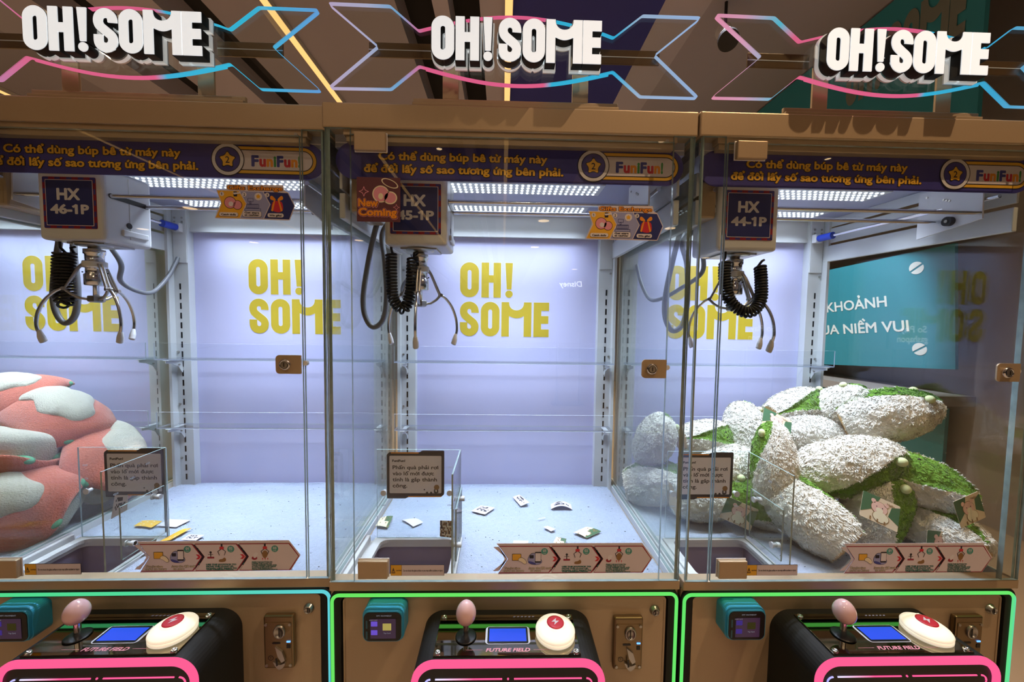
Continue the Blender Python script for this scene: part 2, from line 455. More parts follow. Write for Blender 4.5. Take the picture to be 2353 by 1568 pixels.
def b_cabinet(b):
    b.box(-HW, -HW+.02, .012, .62, .02, LEDGE-.024, PAINT); b.box(HW-.02, HW, .012, .62, .02, LEDGE-.024, PAINT)
    b.box(-HW+.02, HW-.02, .60, .62, .02, LEDGE-.024, PAINT); b.box(-HW+.02, HW-.02, .012, .60, .02, .04, PAINT)
    # ledge ring
    b.box(-HW, HW, 0, .032, .8765, LEDGE, PAINT, .0025)
    b.box(-HW, -.4135, .033, .62, .8765, LEDGE-.002, WHITE); b.box(.4135, HW, .033, .62, .8765, LEDGE-.002, WHITE)
    b.box(-.4135, .4135, .602, .62, .8765, LEDGE-.002, WHITE)
    # floor plate with the prize hole
    b.poly([[(-.414, .033), (.414, .033), (.414, .602), (-.414, .602)], rr(-.372, -.145, .04, .205, .02)[::-1]], .862, WHITE, .012, plane='xy')
    # black frame and inner door
    b.poly([rr(-HW, HW, .12, .8765, .025), rr(-.402, .402, .14, .858, .012)[::-1]], .004, MATTE, .02)
    b.poly([rr(-.3985, .3985, .145, .8545, .01)], .010, PAINT, .012)
    b.poly([rr(-.3985, .3985, .145, .8545, .01), rr(-.394, .394, .15, .850, .008)[::-1]], .0085, PAINT, .003)
    b.box(-HW+.01, HW-.01, .012, .03, .03, .12, PAINT)
    for x in (-.38, .38):
        for y in (.07, .55): b.cyl((x, y, 0), (x, y, .02), .025, BLACK)
def b_well(b):
    x0, x1, y0, y1, z0, z1 = -.385, -.135, .035, .215, .55, .8755
    b.box(x0, x0+.006, y0, y1, z0, .86, GREYW); b.box(x1-.006, x1, y0, y1, z0, .86, GREYW)
    b.box(x0, x1, y0, y0+.006, z0, .86, GREYW); b.box(x0, x1, y1-.006, y1, z0, .86, GREYW); b.box(x0, x1, y0, y1, z0-.006, z0, GREYW)
    b.poly([rr(-.388, -.13, .034, .217, .004), rr(-.366, -.150, .042, .204, .022)[::-1]], .8745, WHITE, .010, plane='xy')
    b.box(-.4115, -.400, .034, .212, .8745, .8945, WHITE, .002)
def led_path():
    return rr(-.4225, .4225, .128, .8645, .018, 8)
def b_neon(b, mt):
    p = led_path(); b.tube([(x, .0035, z) for x, z in p], .0042, mt, 8, True)
def b_beam(b):
    b.box(-.4305, .4305, 0, .62, BEAM0, BEAM1, PAINT, .0035)
    b.box(-.385, .385, .006, .030, 1.953, BEAM0, PAINT, .001); b.box(-.380, .380, .010, .030, 1.940, 1.953, PAINT, .001)
    b.cyl((.36, .004, 1.956), (.36, .008, 1.956), .004, STEEL)
def b_ceiling(b):
    b.box(-.415, .415, .034, .60, CEILZ, BEAM0, CEILP)
def b_led(y0):
    def f(b):
        b.box(-.285, .25+.03, y0-.008, y0+.084, CEILZ-.003, CEILZ, WHITE)
        for i in range(32):
            for j in range(4):
                x = -.272+i*.0172; y = y0+.006+j*.0215
                b.lathe([(.0042, 0), (.0034, -.0022), (0.0001, -.0026)], (x, y, CEILZ-.0032), LED, seg=8)
    return f
def b_back(b, lx=0, bo=(0, 0)):
    b.box(-.405+max(0, bo[0]), .405+min(0, bo[1]), DEP, DEP+.012, .868, 1.86, PANEL)
    b.poly([rr(-.40, .40, 1.853, CEILZ, .001)], DEP-.014, WHITE, .014)
    b.box(-.40, .40, DEP-.018, DEP-.014, 1.853, 1.868, WHITE)
    h = .1345; sx = .137; z1, z2 = 1.6235, 1.4718; x = -.1838+lx; y = DEP-.0006
    def put(ch, x, z): b.poly(shp(ch, x, z, h, sx), y, GOLD, .0004)
    def outl(ch, x, z): b.poly(shp(ch, x, z, h, sx, .0018), y+.0002, INKW, .0003)
    for f in (outl, put):
        for ch, ux in (('O', 0), ('H', .605), ('!', 1.268), ('dot', 1.268)): f(ch, x+ux*sx, z1)
        for ch, ux in (('S', 0), ('O', .595), ('M', 1.181), ('E', 2.10)): f(ch, x+ux*sx, z2)
def b_post(sg):
    def f(b):
        x0, x1 = (.350, .412)
        X = lambda a, c: (min(sg*a, sg*c), max(sg*a, sg*c))
        a, c = X(x0, x1); b.box(a, c, DEP-.030, DEP-.0005, .868, CEILZ-.001, WHITE)
        a, c = X(.402, .412); b.box(a, c, DEP-.055, DEP-.030, .868, CEILZ-.001, WHITE)
        z = .905
        while z < 1.67:
            a, c = X(.378, .3835); b.box(a, c, DEP-.0308, DEP-.029, z, z+.0225, BLACK); z += .0365
        for zz in (1.885, 1.90, 1.72, 1.40, 1.2, .99):
            for xx in ((.365, .392) if zz > 1.8 else (.395,)): b.cyl((sg*xx, DEP-.030, zz), (sg*xx, DEP-.034, zz), .004, STEEL, 10)
        a, c = X(.352, .400); b.box(a, c, DEP-.033, DEP-.030, 1.735, CEILZ-.002, WHITE)
        a, c = X(.41, .414); b.box(a, c, .05, DEP-.03, 1.905, CEILZ-.001, WHITE)
    return f
def b_bracket(sg, z):
    def f(b):
        x = sg*.381
        b.poly([[(DEP-.032, z-.052), (DEP-.036, z-.050), (DEP-.05, z-.028), (DEP-.075, z-.016), (DEP-.105, z-.010), (DEP-.105, z), (DEP-.032, z)]], x-.0015, WHITE, .003, plane='yz')
        b.box(x-.009, x+.009, DEP-.105, DEP-.032, z-.0015, z+.0005, WHITE)
        b.cyl((x-.006, DEP-.05, z-.02), (x+.006, DEP-.05, z-.02), .003, STEEL, 8)
    return f
def b_rail(sg):
    def f(b):
        X = lambda a, c: (min(sg*a, sg*c), max(sg*a, sg*c))
        a, c = X(.398, .412); b.box(a, c, .045, DEP-.032, 1.775, 1.835, WHITE, .002)
        a, c = X(.404, .4115); b.box(a, c, .045, DEP-.032, 1.845, 1.90, WHITE, .002)
        b.cyl((sg*.362, .05, 1.862), (sg*.362, DEP-.03, 1.862), .0055, CHROME)
        b.cyl((sg*.362, DEP-.105, 1.862), (sg*.362, DEP-.045, 1.862), .0125, BLUE, 20)
        a, c = X(.348, .376); b.box(a, c, DEP-.05, DEP-.031, 1.846, 1.878, WPLAS, .002)
    return f
def b_trolley(sg):
    def f(b):
        if sg > 0:
            b.poly([[(.222, 1.922), (.072, 1.922), (.068, 1.812), (.222, 1.790)]], .344, WPLAS, .004, plane='yz')
            b.box(.348, .395, .085, .21, 1.89, 1.91, WHITE, .002)
            b.cyl((.3445, .138, 1.822), (.332, .138, 1.822), .0125, RUB); b.cyl((.332, .138, 1.822), (.330, .138, 1.822), .004, STEEL)
            for y, z in ((.2, 1.905), (.15, 1.882), (.157, 1.886), (.143, 1.879)): b.cyl((.3445, y, z), (.342, y, z), .0028, STEEL, 8)
        else:
            b.box(-.395, -.352, .06, .20, 1.795, 1.885, PAINT, .006)
            b.poly([[(.222, 1.90), (.072, 1.90), (.068, 1.812), (.222, 1.790)]], -.352, WPLAS, .004, plane='yz')
            b.box(-.40, -.36, .075, .21, 1.885, 1.91, BLACK, .002)
    return f
def b_rod(y, z):
    return lambda b: b.cyl((-.348, y, z), (.345, y, z), .005, CHROME, 16)

CW = .0765
def b_carriage(cx):
    def f(b):
        b.box(cx-CW, cx+CW, .055, .185, 1.716, 1.895, WPLAS, .009, seg=4)
        b.box(cx-.045, cx+.045, .085, .165, 1.712, 1.7165, STEEL)
        b.lathe([(.036, 0), (.034, -.004), (.02, -.006)], (cx, .105, 1.713), STEEL)
        for sg in (-1, 1):
            b.poly([rr(.068, .175, 1.8215, 1.8335, .0055)], cx+sg*(CW+.0004)-(.0008 if sg < 0 else 0), BLACK, .0008, plane='yz')
        b.poly([circ(.118, 1.765, .0075)], cx+CW+.0002, BLACK, .0008, plane='yz')
        b.box(cx+CW-.001, cx+CW+.005, .098, .168, 1.737, 1.752, WPLAS, .002)
        b.box(cx+CW-.001, cx+CW+.0006, .1195, .1205, 1.73, 1.885, STEEL)
    return f
def b_number(cx, line2):
    def f(b):
        x0, x1, z0, z1 = cx-.0615, cx+.0615, 1.7425, 1.864; y = .0546
        b.poly([rr(x0, x1, z0, z1, .003)], y-.0006, INKM, .0012)
        for i in range(9):
            a = x0+.002+i*.0135
            if i % 2 == 0:
                b.poly([rr(a, a+.0125, z1-.0055, z1-.0008, 0)], y-.0008, INKP); b.poly([rr(a, a+.0125, z0+.0008, z0+.0055, 0)], y-.0008, INKP)
                zz = z0+.002+i*.0135*.98
                b.poly([rr(x0+.0008, x0+.0055, zz, zz+.0125, 0)], y-.0008, INKP); b.poly([rr(x1-.0055, x1-.0008, zz, min(zz+.0125, z1), 0)], y-.0008, INKP)
        b.poly([rr(x0+.0065, x1-.0065, z0+.0065, z1-.0065, .002)], y-.0010, INKW)
        b.poly([rr(x0+.008, x1-.008, z0+.008, z1-.008, .0015)], y-.0012, INKN)
        b.text('HX', cx-.002, 1.811, y-.0014, INKW, w=.054, h=.0265, bold=.046)
        b.text(line2, cx, 1.778, y-.0014, INKW, w=.090, h=.0215, bold=.046)
    return f
def b_claw(cx, cy=.105):
    def f(b):
        c = (cx, cy, 0)
        b.lathe([(.012, 1.712), (.012, 1.703), (.0205, 1.701), (.0205, 1.690), (.018, 1.688), (.018, 1.672), (.0225, 1.671), (.0225, 1.655), (.018, 1.654), (.018, 1.640), (.0212, 1.638), (.0212, 1.612), (.0195, 1.610), (.006, 1.609), (.006, 1.578)], c, CHROME, seg=32)
        b.lathe([(.0232, 1.6695), (.0232, 1.6570)], c, WPLAS, seg=32, cap=False)
        b.lathe([(.015, 1.584), (.017, 1.582), (.017, 1.570), (.012, 1.567)], c, STEEL, seg=6, smooth=False)
        for k in range(8):
            a = k*PI/4; b.cyl((cx+.0205*math.cos(a), cy+.0205*math.sin(a), 1.643), (cx+.0235*math.cos(a), cy+.0235*math.sin(a), 1.643), .0016, BLACK, 6)
    return f
def b_finger(cx, az, cy=.105):
    def f(b):
        d = Vector((math.cos(az), math.sin(az), 0)); n = Vector((-d.y, d.x, 0)); o = Vector((cx, cy, 0)); Z = lambda r, z: o+d*r+Vector((0, 0, z))
        for s_ in (-.0035, .0035):
            b.tube([Z(.022, 1.664)+n*s_, Z(.030, 1.652)+n*s_, Z(.054, 1.600)+n*s_], .0026, STEEL, 8)
        b.tube([Z(.014, 1.575), Z(.028, 1.577), Z(.044, 1.587), Z(.056, 1.600)], .0034, STEEL, 10)
        b.cyl(Z(.0555, 1.600)-n*.007, Z(.0555, 1.600)+n*.007, .0045, STEEL, 12)
        p = catmull([Z(.055, 1.601), Z(.070, 1.592), Z(.088, 1.570), Z(.100, 1.540), Z(.1035, 1.510), Z(.100, 1.492)], 5)
        b.tube(p, .0036, CHROME, 10)
        q = catmull([Z(.100, 1.497), Z(.0975, 1.484), Z(.0945, 1.472), Z(.092, 1.467)], 4)
        b.tube(q, .006, WPLAS, 10, rad=[.0036+.0035*min(1, i/5) for i in range(len(q)-2)]+[.0066, .004])
    return f
def b_coil(pts, turns, r=.0120, w=.0031):
    def f(b):
        P = catmull(pts, 24); n = len(P)
        L = [0]
        for i in range(1, n): L.append(L[-1]+(P[i]-P[i-1]).length)
        out = []; N = Vector((0, 1, 0)); M_ = turns*12
        for k in range(M_+1):
            s_ = L[-1]*k/M_; i = max(0, min(n-2, next((j-1 for j in range(1, n) if L[j] >= s_), n-2)))
            t = (s_-L[i])/max(1e-9, L[i+1]-L[i]); p = P[i].lerp(P[i+1], t); T = (P[i+1]-P[i]).normalized()
            n1 = (N-T*N.dot(T)).normalized(); n2 = T.cross(n1); a = 2*PI*k/12
            out.append(p+n1*r*math.cos(a)+n2*r*math.sin(a))
        b.tube(out, w, RUB, 7)
        b.tube([P[0]+Vector((0, 0, .03)), P[0]+Vector((0, 0, .012)), out[0]], w, RUB, 7)
        b.tube([out[-1], P[-1]+Vector((.004, 0, .012)), P[-1]+Vector((.012, .004, .016))], w, RUB, 7)
    return f
def b_hose(pts, r=.0075): return lambda b: b.tube(catmull(pts, 8), r, TUBE, 12)

def b_guard(b):
    pane(b, -.382, -.135, .212, .216, .885, 1.152)
    pane(b, -.139, -.135, .034, .211, .885, 1.152)
    pane(b, -.134, -.130, .070, .200, .905, 1.045)
    b_slots(b)
def b_slots(b):
    for x in (-.362, -.168):
        for z in (.985, 1.06, 1.10): b.poly([rr(x-.0065, x+.0065, z-.002, z+.002, .002), rr(x-.0055, x+.0055, z-.001, z+.001, .001)[::-1]], .2112, SEDGE, .0006)
    for y in (.07, .115, .16):
        for z in (.99, 1.08): b.poly([[(y+p[0], z+p[1]+(y-.07)*.5) for p in rr(-.0065, .0065, -.002, .002, .002)], [(y+p[0], z+p[1]+(y-.07)*.5) for p in rr(-.0055, .0055, -.001, .001, .001)][::-1]], -.1396, SEDGE, .0005, plane='yz')
def b_bolt(i):
    def f(b):
        if i < 2:
            x = (-.362, -.168)[i]
            b.cyl((x, .2095, 1.022), (x, .2125, 1.022), .0085, WPLAS); b.cyl((x, .212, 1.022), (x, .226, 1.022), .005, WPLAS, 12)
        else:
            y = (.095, .175)[i-2]; z = .935+(y-.095)*1.1
            b.cyl((-.142, y, z), (-.120, y, z), .0052, WPLAS); b.cyl((-.129, y, z), (-.120, y, z), .007, WPLAS); b.cyl((-.143, y, z), (-.139, y, z), .0085, WPLAS)
    return f
def b_notice(b):
    x0, x1, z0, z1 = -.352, -.184, 1.006, 1.150; y = .2105
    o = roundpoly([(x0, z0), (x0+.055, z0), (x0+.062, z0+.004), (x1-.01, z0+.004), (x1, z0+.012), (x1, z1), (x1-.065, z1), (x1-.072, z1-.005), (x0+.008, z1-.005), (x0, z1-.012)], .004)
    b.poly([o], y, INKD, .0012)
    b.poly([rr(x0+.012, x1-.075, z1-.0085, z1-.0055, .001)], y-.0003, INKO); b.poly([rr(x0+.062, x1-.008, z0+.0045, z0+.0072, .001)], y-.0003, INKO)
    b.poly([rr(x0+.008, x1-.008, z0+.016, z1-.0155, .003)], y-.0004, INKW)
    b.text('FuniFun!', x0+.016, 1.1165, y-.0006, INKD, w=.038, h=.0065, bold=.05, align='l')
    for i, (t, w_) in enumerate((('Phần quà phải rơi', .134), ('vào lỗ mới được', .121), ('tính là gắp thành', .130), ('công.', .043))):
        b.text(t, x0+.017, 1.0945-i*.0182, y-.0006, INKD, w=w_, h=.0115, bold=.02, align='l')
    b.poly([circ(x1-.022, z0+.034, .008, 20)], y-.0006, INKBR); b.poly([rr(x1-.030, x1-.026, z0+.017, z0+.028, 0)], y-.0006, INKD); b.poly([rr(x1-.021, x1-.017, z0+.017, z0+.027, 0)], y-.0006, INKD)
    for xx in (.05, .038, .024): b.poly([circ(x1-xx, z0+.0175, .0035, 12)], y-.0007, INKD)
    b.poly([star(x1-.058, z0+.027, .004, .3, n=4)], y-.0006, INKD)

def b_banner(dx):
    def f(b):
        z0, z1 = 1.8635, 1.9475; zc = (z0+z1)/2; y = .030; x0, x1 = -.4125, .4115
        b.poly([rr(x0, x1, z0, z1, .041, 14)], y, INKP, .003, back=INKW)
        b.poly([rr(x0-.0002, x1+.0002, z1-.0020, z1+.0004, .0004)], y+.001, INKW, .0015)
        # star badge and logo pill
        sx_ = .1945+dx; px0, px1 = sx_-.01, min(sx_+.206, x1-.006)
        for k, (g, mt) in enumerate(((.0, INKD), (.0018, INKY), (.0085, INKD), (.0105, PINKC))):
            b.poly([rr(px0+g, px1-g, zc-.0325+g, zc+.0325-g, .0325-g, 10)], y-.0003-.0002*k, mt)
        for k, (r_, mt) in enumerate(((.0385, INKD), (.0365, INKW), (.029, INKD), (.0275, INKP))): b.poly([circ(sx_, zc, r_, 36)], y-.0013-.0002*k, mt)
        b.poly([star(sx_, zc-.001, .0235)], y-.0022, INKD); b.poly([star(sx_, zc-.001, .0205)], y-.0024, INKY)
        b.text('2', sx_, zc-.0085, y-.0026, INKD, h=.0155, bold=.01)
        cols = (INKB, INKR, INKO, INKG, INKB, INKR, INKO, INKG); xx = sx_+.054
        for ch, mt, w_ in zip('FuniFun!', cols, (.0185, .0165, .0165, .0075, .0165, .0165, .0165, .0065)):
            b.text(ch, xx, zc-.0135, y-.0012, mt, w=w_-.0012, h=.0245, bold=.05, align='l'); xx += w_
        for t, xa, w_, zz in (('Có thể dùng búp bê từ máy này', -.3135+dx*.6, .398, zc+.0035), ('để đổi lấy số sao tương ứng bên phải.', -.3475+dx*.5, .471, zc-.0255)):
            b.text(t, xa-.0015, zz, y-.0004, INKD, w=w_+.003, h=.0185, bold=.088, align='l')
            b.text(t, xa, zz, y-.0008, INKY, w=w_, h=.0185, bold=.034, align='l')
    return f

def b_door(b): pane(b, -.3655, .3725, -.0065, .0005, .9045, 1.9495)
def b_fix(x0, x1): return lambda b: pane(b, x0, x1, -.0005, .0065, .9005, 1.9655)
def b_side(sg): return lambda b: pane(b, min(sg*.4155, sg*.4235), max(sg*.4155, sg*.4235), .0075, .612, .8995, 1.9655)
def b_clip(z0, z1):
    def f(b):
        b.box(-.352, -.2825, -.019, -.0070, z0, z1, PAINT, .0022); b.box(-.354, -.2805, -.009, -.0066, z0-.001, z1+.002, WPLAS, .001)
    return f
def b_lock(b):
    b.poly([rr(.312, .3705, 1.4035, 1.4475, (.002, .009, .009, .002))], -.0095, PAINT, .003)
    b.lathe([(.0125, 0), (.0135, .003), (.012, .006), (.009, .0075), (.009, .006), (.0001, .0062)], (.335, -.0095, 1.4255), CHROME, (0, -1, 0), 28)
    b.lathe([(.0078, .0072), (.0001, .0074)], (.335, -.0095, 1.4255), STEEL, (0, -1, 0), 20); b.box(.3342, .3358, -.0174, -.0168, 1.421, 1.430, BLACK)
    b.cyl((.376, -.003, 1.428), (.376, .006, 1.428), .006, WPLAS, 14)
def b_steps(dx):
    def f(b):
        y = -.0072; x0 = -.0255+dx; z0, z1 = .9235, 1.0
        X = lambda a: x0+a*.001
        W = 380.; zc = (z0+z1)/2
        b.poly([[(X(0), z1), (X(30), zc+.001), (X(4), z0), (X(357), z0+.003), (X(380), zc+.002), (X(353), z1+.001)]], y, PINKC, .0006)
        def chev(a0, a1, k, mt, g=0., q=22):
            b.poly([[(X(a0+g*.9), z1-.006-g*.001), (X(a0+q+g*.5), zc), (X(a0+g*.9), z0+.003+g*.001), (X(a1-g*.9-q), z0+.003+g*.001), (X(a1-g), zc), (X(a1-g*.9-q), z1-.006-g*.001)]], y-.0002*k, mt)
        for a in (123, 225):
            b.poly([rr(X(a+6), X(a+34), zc-.021, zc+.022, 0)], y-.0002, INKD)
            for zz in (zc-.019, zc+.015): b.poly([rr(X(a+6), X(a+34), zz, zz+.004, 0)], y-.0004, INKT)
        for a0, a1 in ((6, 150), (133, 253), (236, 377)):
            b.poly([[(X(a0-14), zc-.03), (X(a0+21), zc), (X(a0-14), zc+.03), (X(a0), zc+.03), (X(a0+14), zc), (X(a0), zc-.03)]], y-.0005, INKD if a0 > 50 else PINKC)
            chev(a0, a1, 3, INKM); chev(a0, a1, 4, PINKC, 2.0)
        for xx in (141, 244): b.poly([[(X(xx-6), zc+.006), (X(xx), zc), (X(xx-6), zc-.006), (X(xx+1), zc-.006), (X(xx+6), zc), (X(xx+1), zc+.006)]], y-.0009, INKR)
        for a, t in ((116, '01'), (217, '02'), (320, '03')):
            b.poly([circ(X(a), z1-.0195, .0082, 22)], y-.0010, INKT); b.text(t, X(a), z1-.0205, y-.0012, INKW, h=.0062, bold=.02); b.text('STEP', X(a), z1-.0255, y-.0012, INKW, h=.0025)
        k = y-.0011
        # 1: card in a hand, reader with a phone
        b.poly([rr(X(38), X(60), zc-.004, zc+.013, .001)], k, INKD); b.poly([rr(X(39), X(59), zc-.003, zc+.012, .001)], k-.0002, INKY)
        hand = [(X(54), zc+.002), (X(62), zc+.004), (X(70), zc-.002), (X(74), zc-.010), (X(68), zc-.013), (X(60), zc-.006), (X(53), zc-.004)]
        b.poly([offset(soften(hand, .25), .0007)], k-.0003, INKD); b.poly([soften(hand, .25)], k-.0005, INKC)
        rd = [(X(75), zc-.002), (X(82), zc+.013), (X(93), zc+.015), (X(104), zc+.004), (X(112), zc-.008), (X(100), zc-.015), (X(80), zc-.012)]
        b.poly([offset(soften(rd, .25), .0008)], k, INKD); b.poly([soften(rd, .25)], k-.0002, INKL); b.poly([soften([(X(76), zc-.004), (X(92), zc-.008), (X(98), zc-.014), (X(80), zc-.012)], .25)], k-.0003, INKB)
        b.poly([rr(X(80), X(90), zc+.002, zc+.010, .001)], k-.0004, INKD)
        b.poly([rr(X(93), X(108), zc-.009, zc+.018, .002)], k-.0005, INKD); b.poly([rr(X(94), X(107), zc-.005, zc+.015, .0005)], k-.0007, INKW)
        # 2: joystick, claw and toy
        b.poly([rr(X(162), X(178), zc-.004, zc, 0)], k, INKM); b.poly([rr(X(169), X(171), zc, zc+.009, 0)], k, INKD); b.poly([circ(X(170), zc+.011, .0028, 14)], k, INKD); b.poly([rr(X(164), X(176), zc+.0055, zc+.0065, 0)], k, INKD)
        for cxx, tz in ((196, zc+.006), (297, zc+.004)):
            b.poly([rr(X(cxx-2), X(cxx+2), zc+.024, zc+.032, 0)], k, INKD); b.poly([rr(X(cxx-5), X(cxx+5), zc+.018, zc+.025, .002)], k-.0001, INKR)
            for s_ in (-1, 1): b.poly([[(X(cxx+s_*3), zc+.019), (X(cxx+s_*10), zc+.013), (X(cxx+s_*6), zc+.003), (X(cxx+s_*5), zc+.004), (X(cxx+s_*8.3), zc+.013), (X(cxx+s_*2), zc+.0175)]], k-.0002, INKD)
        toy = [(X(187), zc-.013), (X(190), zc-.006), (X(197), zc-.006), (X(202), zc-.001), (X(206), zc-.006), (X(204), zc-.013)]
        b.poly([soften(toy, .25)], k, INKBR)
        b.poly([soften([(X(289), zc+.008), (X(297), zc+.017), (X(305), zc+.008), (X(300), zc-.004), (X(293), zc-.004)], .25)], k-.0003, INKBR)
        b.poly([circ(X(272), zc-.004, .0045, 14, 1.5)], k, INKM); b.poly([soften([(X(270), zc-.004), (X(269), zc+.005), (X(276), zc+.011), (X(282), zc+.008), (X(277), zc-.001), (X(274), zc-.004)], .25)], k-.0001, INKW)
        for xx in (291, 297, 303): b.poly([[(X(xx), zc-.011), (X(xx-.7), zc-.006), (X(xx-1.8), zc-.006), (X(xx), zc-.003), (X(xx+1.8), zc-.006), (X(xx+.7), zc-.006)]], k, INKR)
        t_ = k-.0002
        for tx, xa, zz, w_, h_ in (('Tap/swipe', 18, z0+.013, .040, .0055), ('card to start', 17, z0+.0065, .050, .0055), ('/scan the QR code', 78, z0+.013, .056, .0055), ('to start', 82, z0+.0065, .026, .0055),
                ('USE THE JOYSTICK TO', 159, z0+.0175, .070, .0036), ('MOVE THE CLAW UP,', 159, z0+.0127, .064, .0036), ('DOWN, LEFT, RIGHT TO', 159, z0+.0079, .071, .0036), ('THE DESIRED PRIZE.', 159, z0+.0031+.002, .064, .0030),
                ('PRESS THE BUTTON TO', 266, z0+.0230, .048, .0028), ('LOWER THE CLAW TO', 266, z0+.0192, .046, .0028), ('YOUR DESIRED PRIZE AND', 266, z0+.0154, .058, .0028), ('IT WILL RAISE AND DROP', 266, z0+.0116, .056, .0028), ('INTO THE PRIZE SLOT.', 266, z0+.0078, .048, .0028), ('COLLECT THE PRIZE FROM THE SLOT.', 266, z0+.0042, .060, .0026)):
            b.text(tx, X(xa)-.0004, zz, t_, INKD, w=w_+.0008, h=h_, bold=.07, align='l', shear=.15 if xa < 100 else 0); b.text(tx, X(xa), zz, t_-.0002, INKC if xa < 100 else INKT, w=w_, h=h_, bold=.012, align='l', shear=.15 if xa < 100 else 0)
    return f
def b_caution(b):
    x0, x1, z0, z1 = -.278, -.150, .9205, .9475; y = -.0072
    b.poly([rr(x0, x1, z0, z1, .001)], y, INKD, .0006); b.poly([rr(x0+.0006, x0+.026, z0+.0006, z1-.0006, 0)], y-.0002, INKY); b.poly([rr(x0+.0266, x1-.0006, z0+.0006, z1-.0006, 0)], y-.0002, PINKC)
    t = [(x0+.002, z0+.0065), (x0+.0115, z0+.0065), (x0+.00675, z0+.0205)]
    b.poly([roundpoly(t, .0015)], y-.0004, INKD); b.poly([roundpoly(offset(t, -.0013), .001)], y-.0006, INKY); b.text('!', x0+.00675, z0+.008, y-.0008, INKD, h=.0085, bold=.02)
    b.text('CAUTION', x0+.0192, z0+.0115, y-.0004, INKD, w=.0125, h=.003, bold=.03)
    b.text('Do not shock the glass surface or you may suffer accident or injury', (x0+.0266+x1)/2, z0+.0108, y-.0004, INKD, w=.094, h=.0048, bold=.02)
def b_newcoming(b):
    x0, x1, z0, z1 = -.3505, -.2525, 1.7555, 1.8545; y = -.0072
    M_ = mat('print_plum', (96, 52, 64), .45)
    b.poly([rr(x0, x1, z0, z1, .0008)], y, M_, .0006)
    for i, (xx, zz, r_) in enumerate(((x0+.016, z0+.067, .014), (x1-.009, z0+.033, .009))): b.poly([star(xx, zz, r_, .3, n=4)], y-.0002, INKPK); b.poly([star(xx, zz, r_*.7, .3, n=4)], y-.0004, M_)
    # a plain toy held by a ring
    cxx, czz = x0+.060, z0+.062
    for d, mt, k in ((.0025, INKC, 2), (0, INKPK, 4)):
        b.poly([circ(cxx-.006, czz, .0165+d, 24)], y-.0001*k, mt); b.poly([circ(cxx+.015, czz-.008, .012+d, 20, 1.1)], y-.0001*k, mt)
    b.poly([circ(cxx-.006, czz-.005, .007, 20, .8)], y-.0006, INKC)
    ring = circ(0, 0, .019, 30, 1.0); rot = lambda p: (x0+.0745+p[0]*.98+p[1]*.18, z0+.086-p[0]*.42+p[1]*.42)
    b.poly([[rot(p) for p in ring], [rot((p[0]*.86, p[1]*.8)) for p in ring][::-1]], y-.0007, INKC)
    for t, zz, w_, xa in (('New', z0+.034, .046, x0+.003), ('Coming', z0+.0135, .088, x0+.003)):
        b.text(t, xa-.001, zz-.0004, y-.0006, INKPK, w=w_+.003, h=.0175, bold=.10, align='l'); b.text(t, xa, zz, y-.0008, INKD, w=w_+.001, h=.017, bold=.075, align='l'); b.text(t, xa+.0006, zz+.0003, y-.0010, INKO, w=w_-.001, h=.0165, bold=.045, align='l')
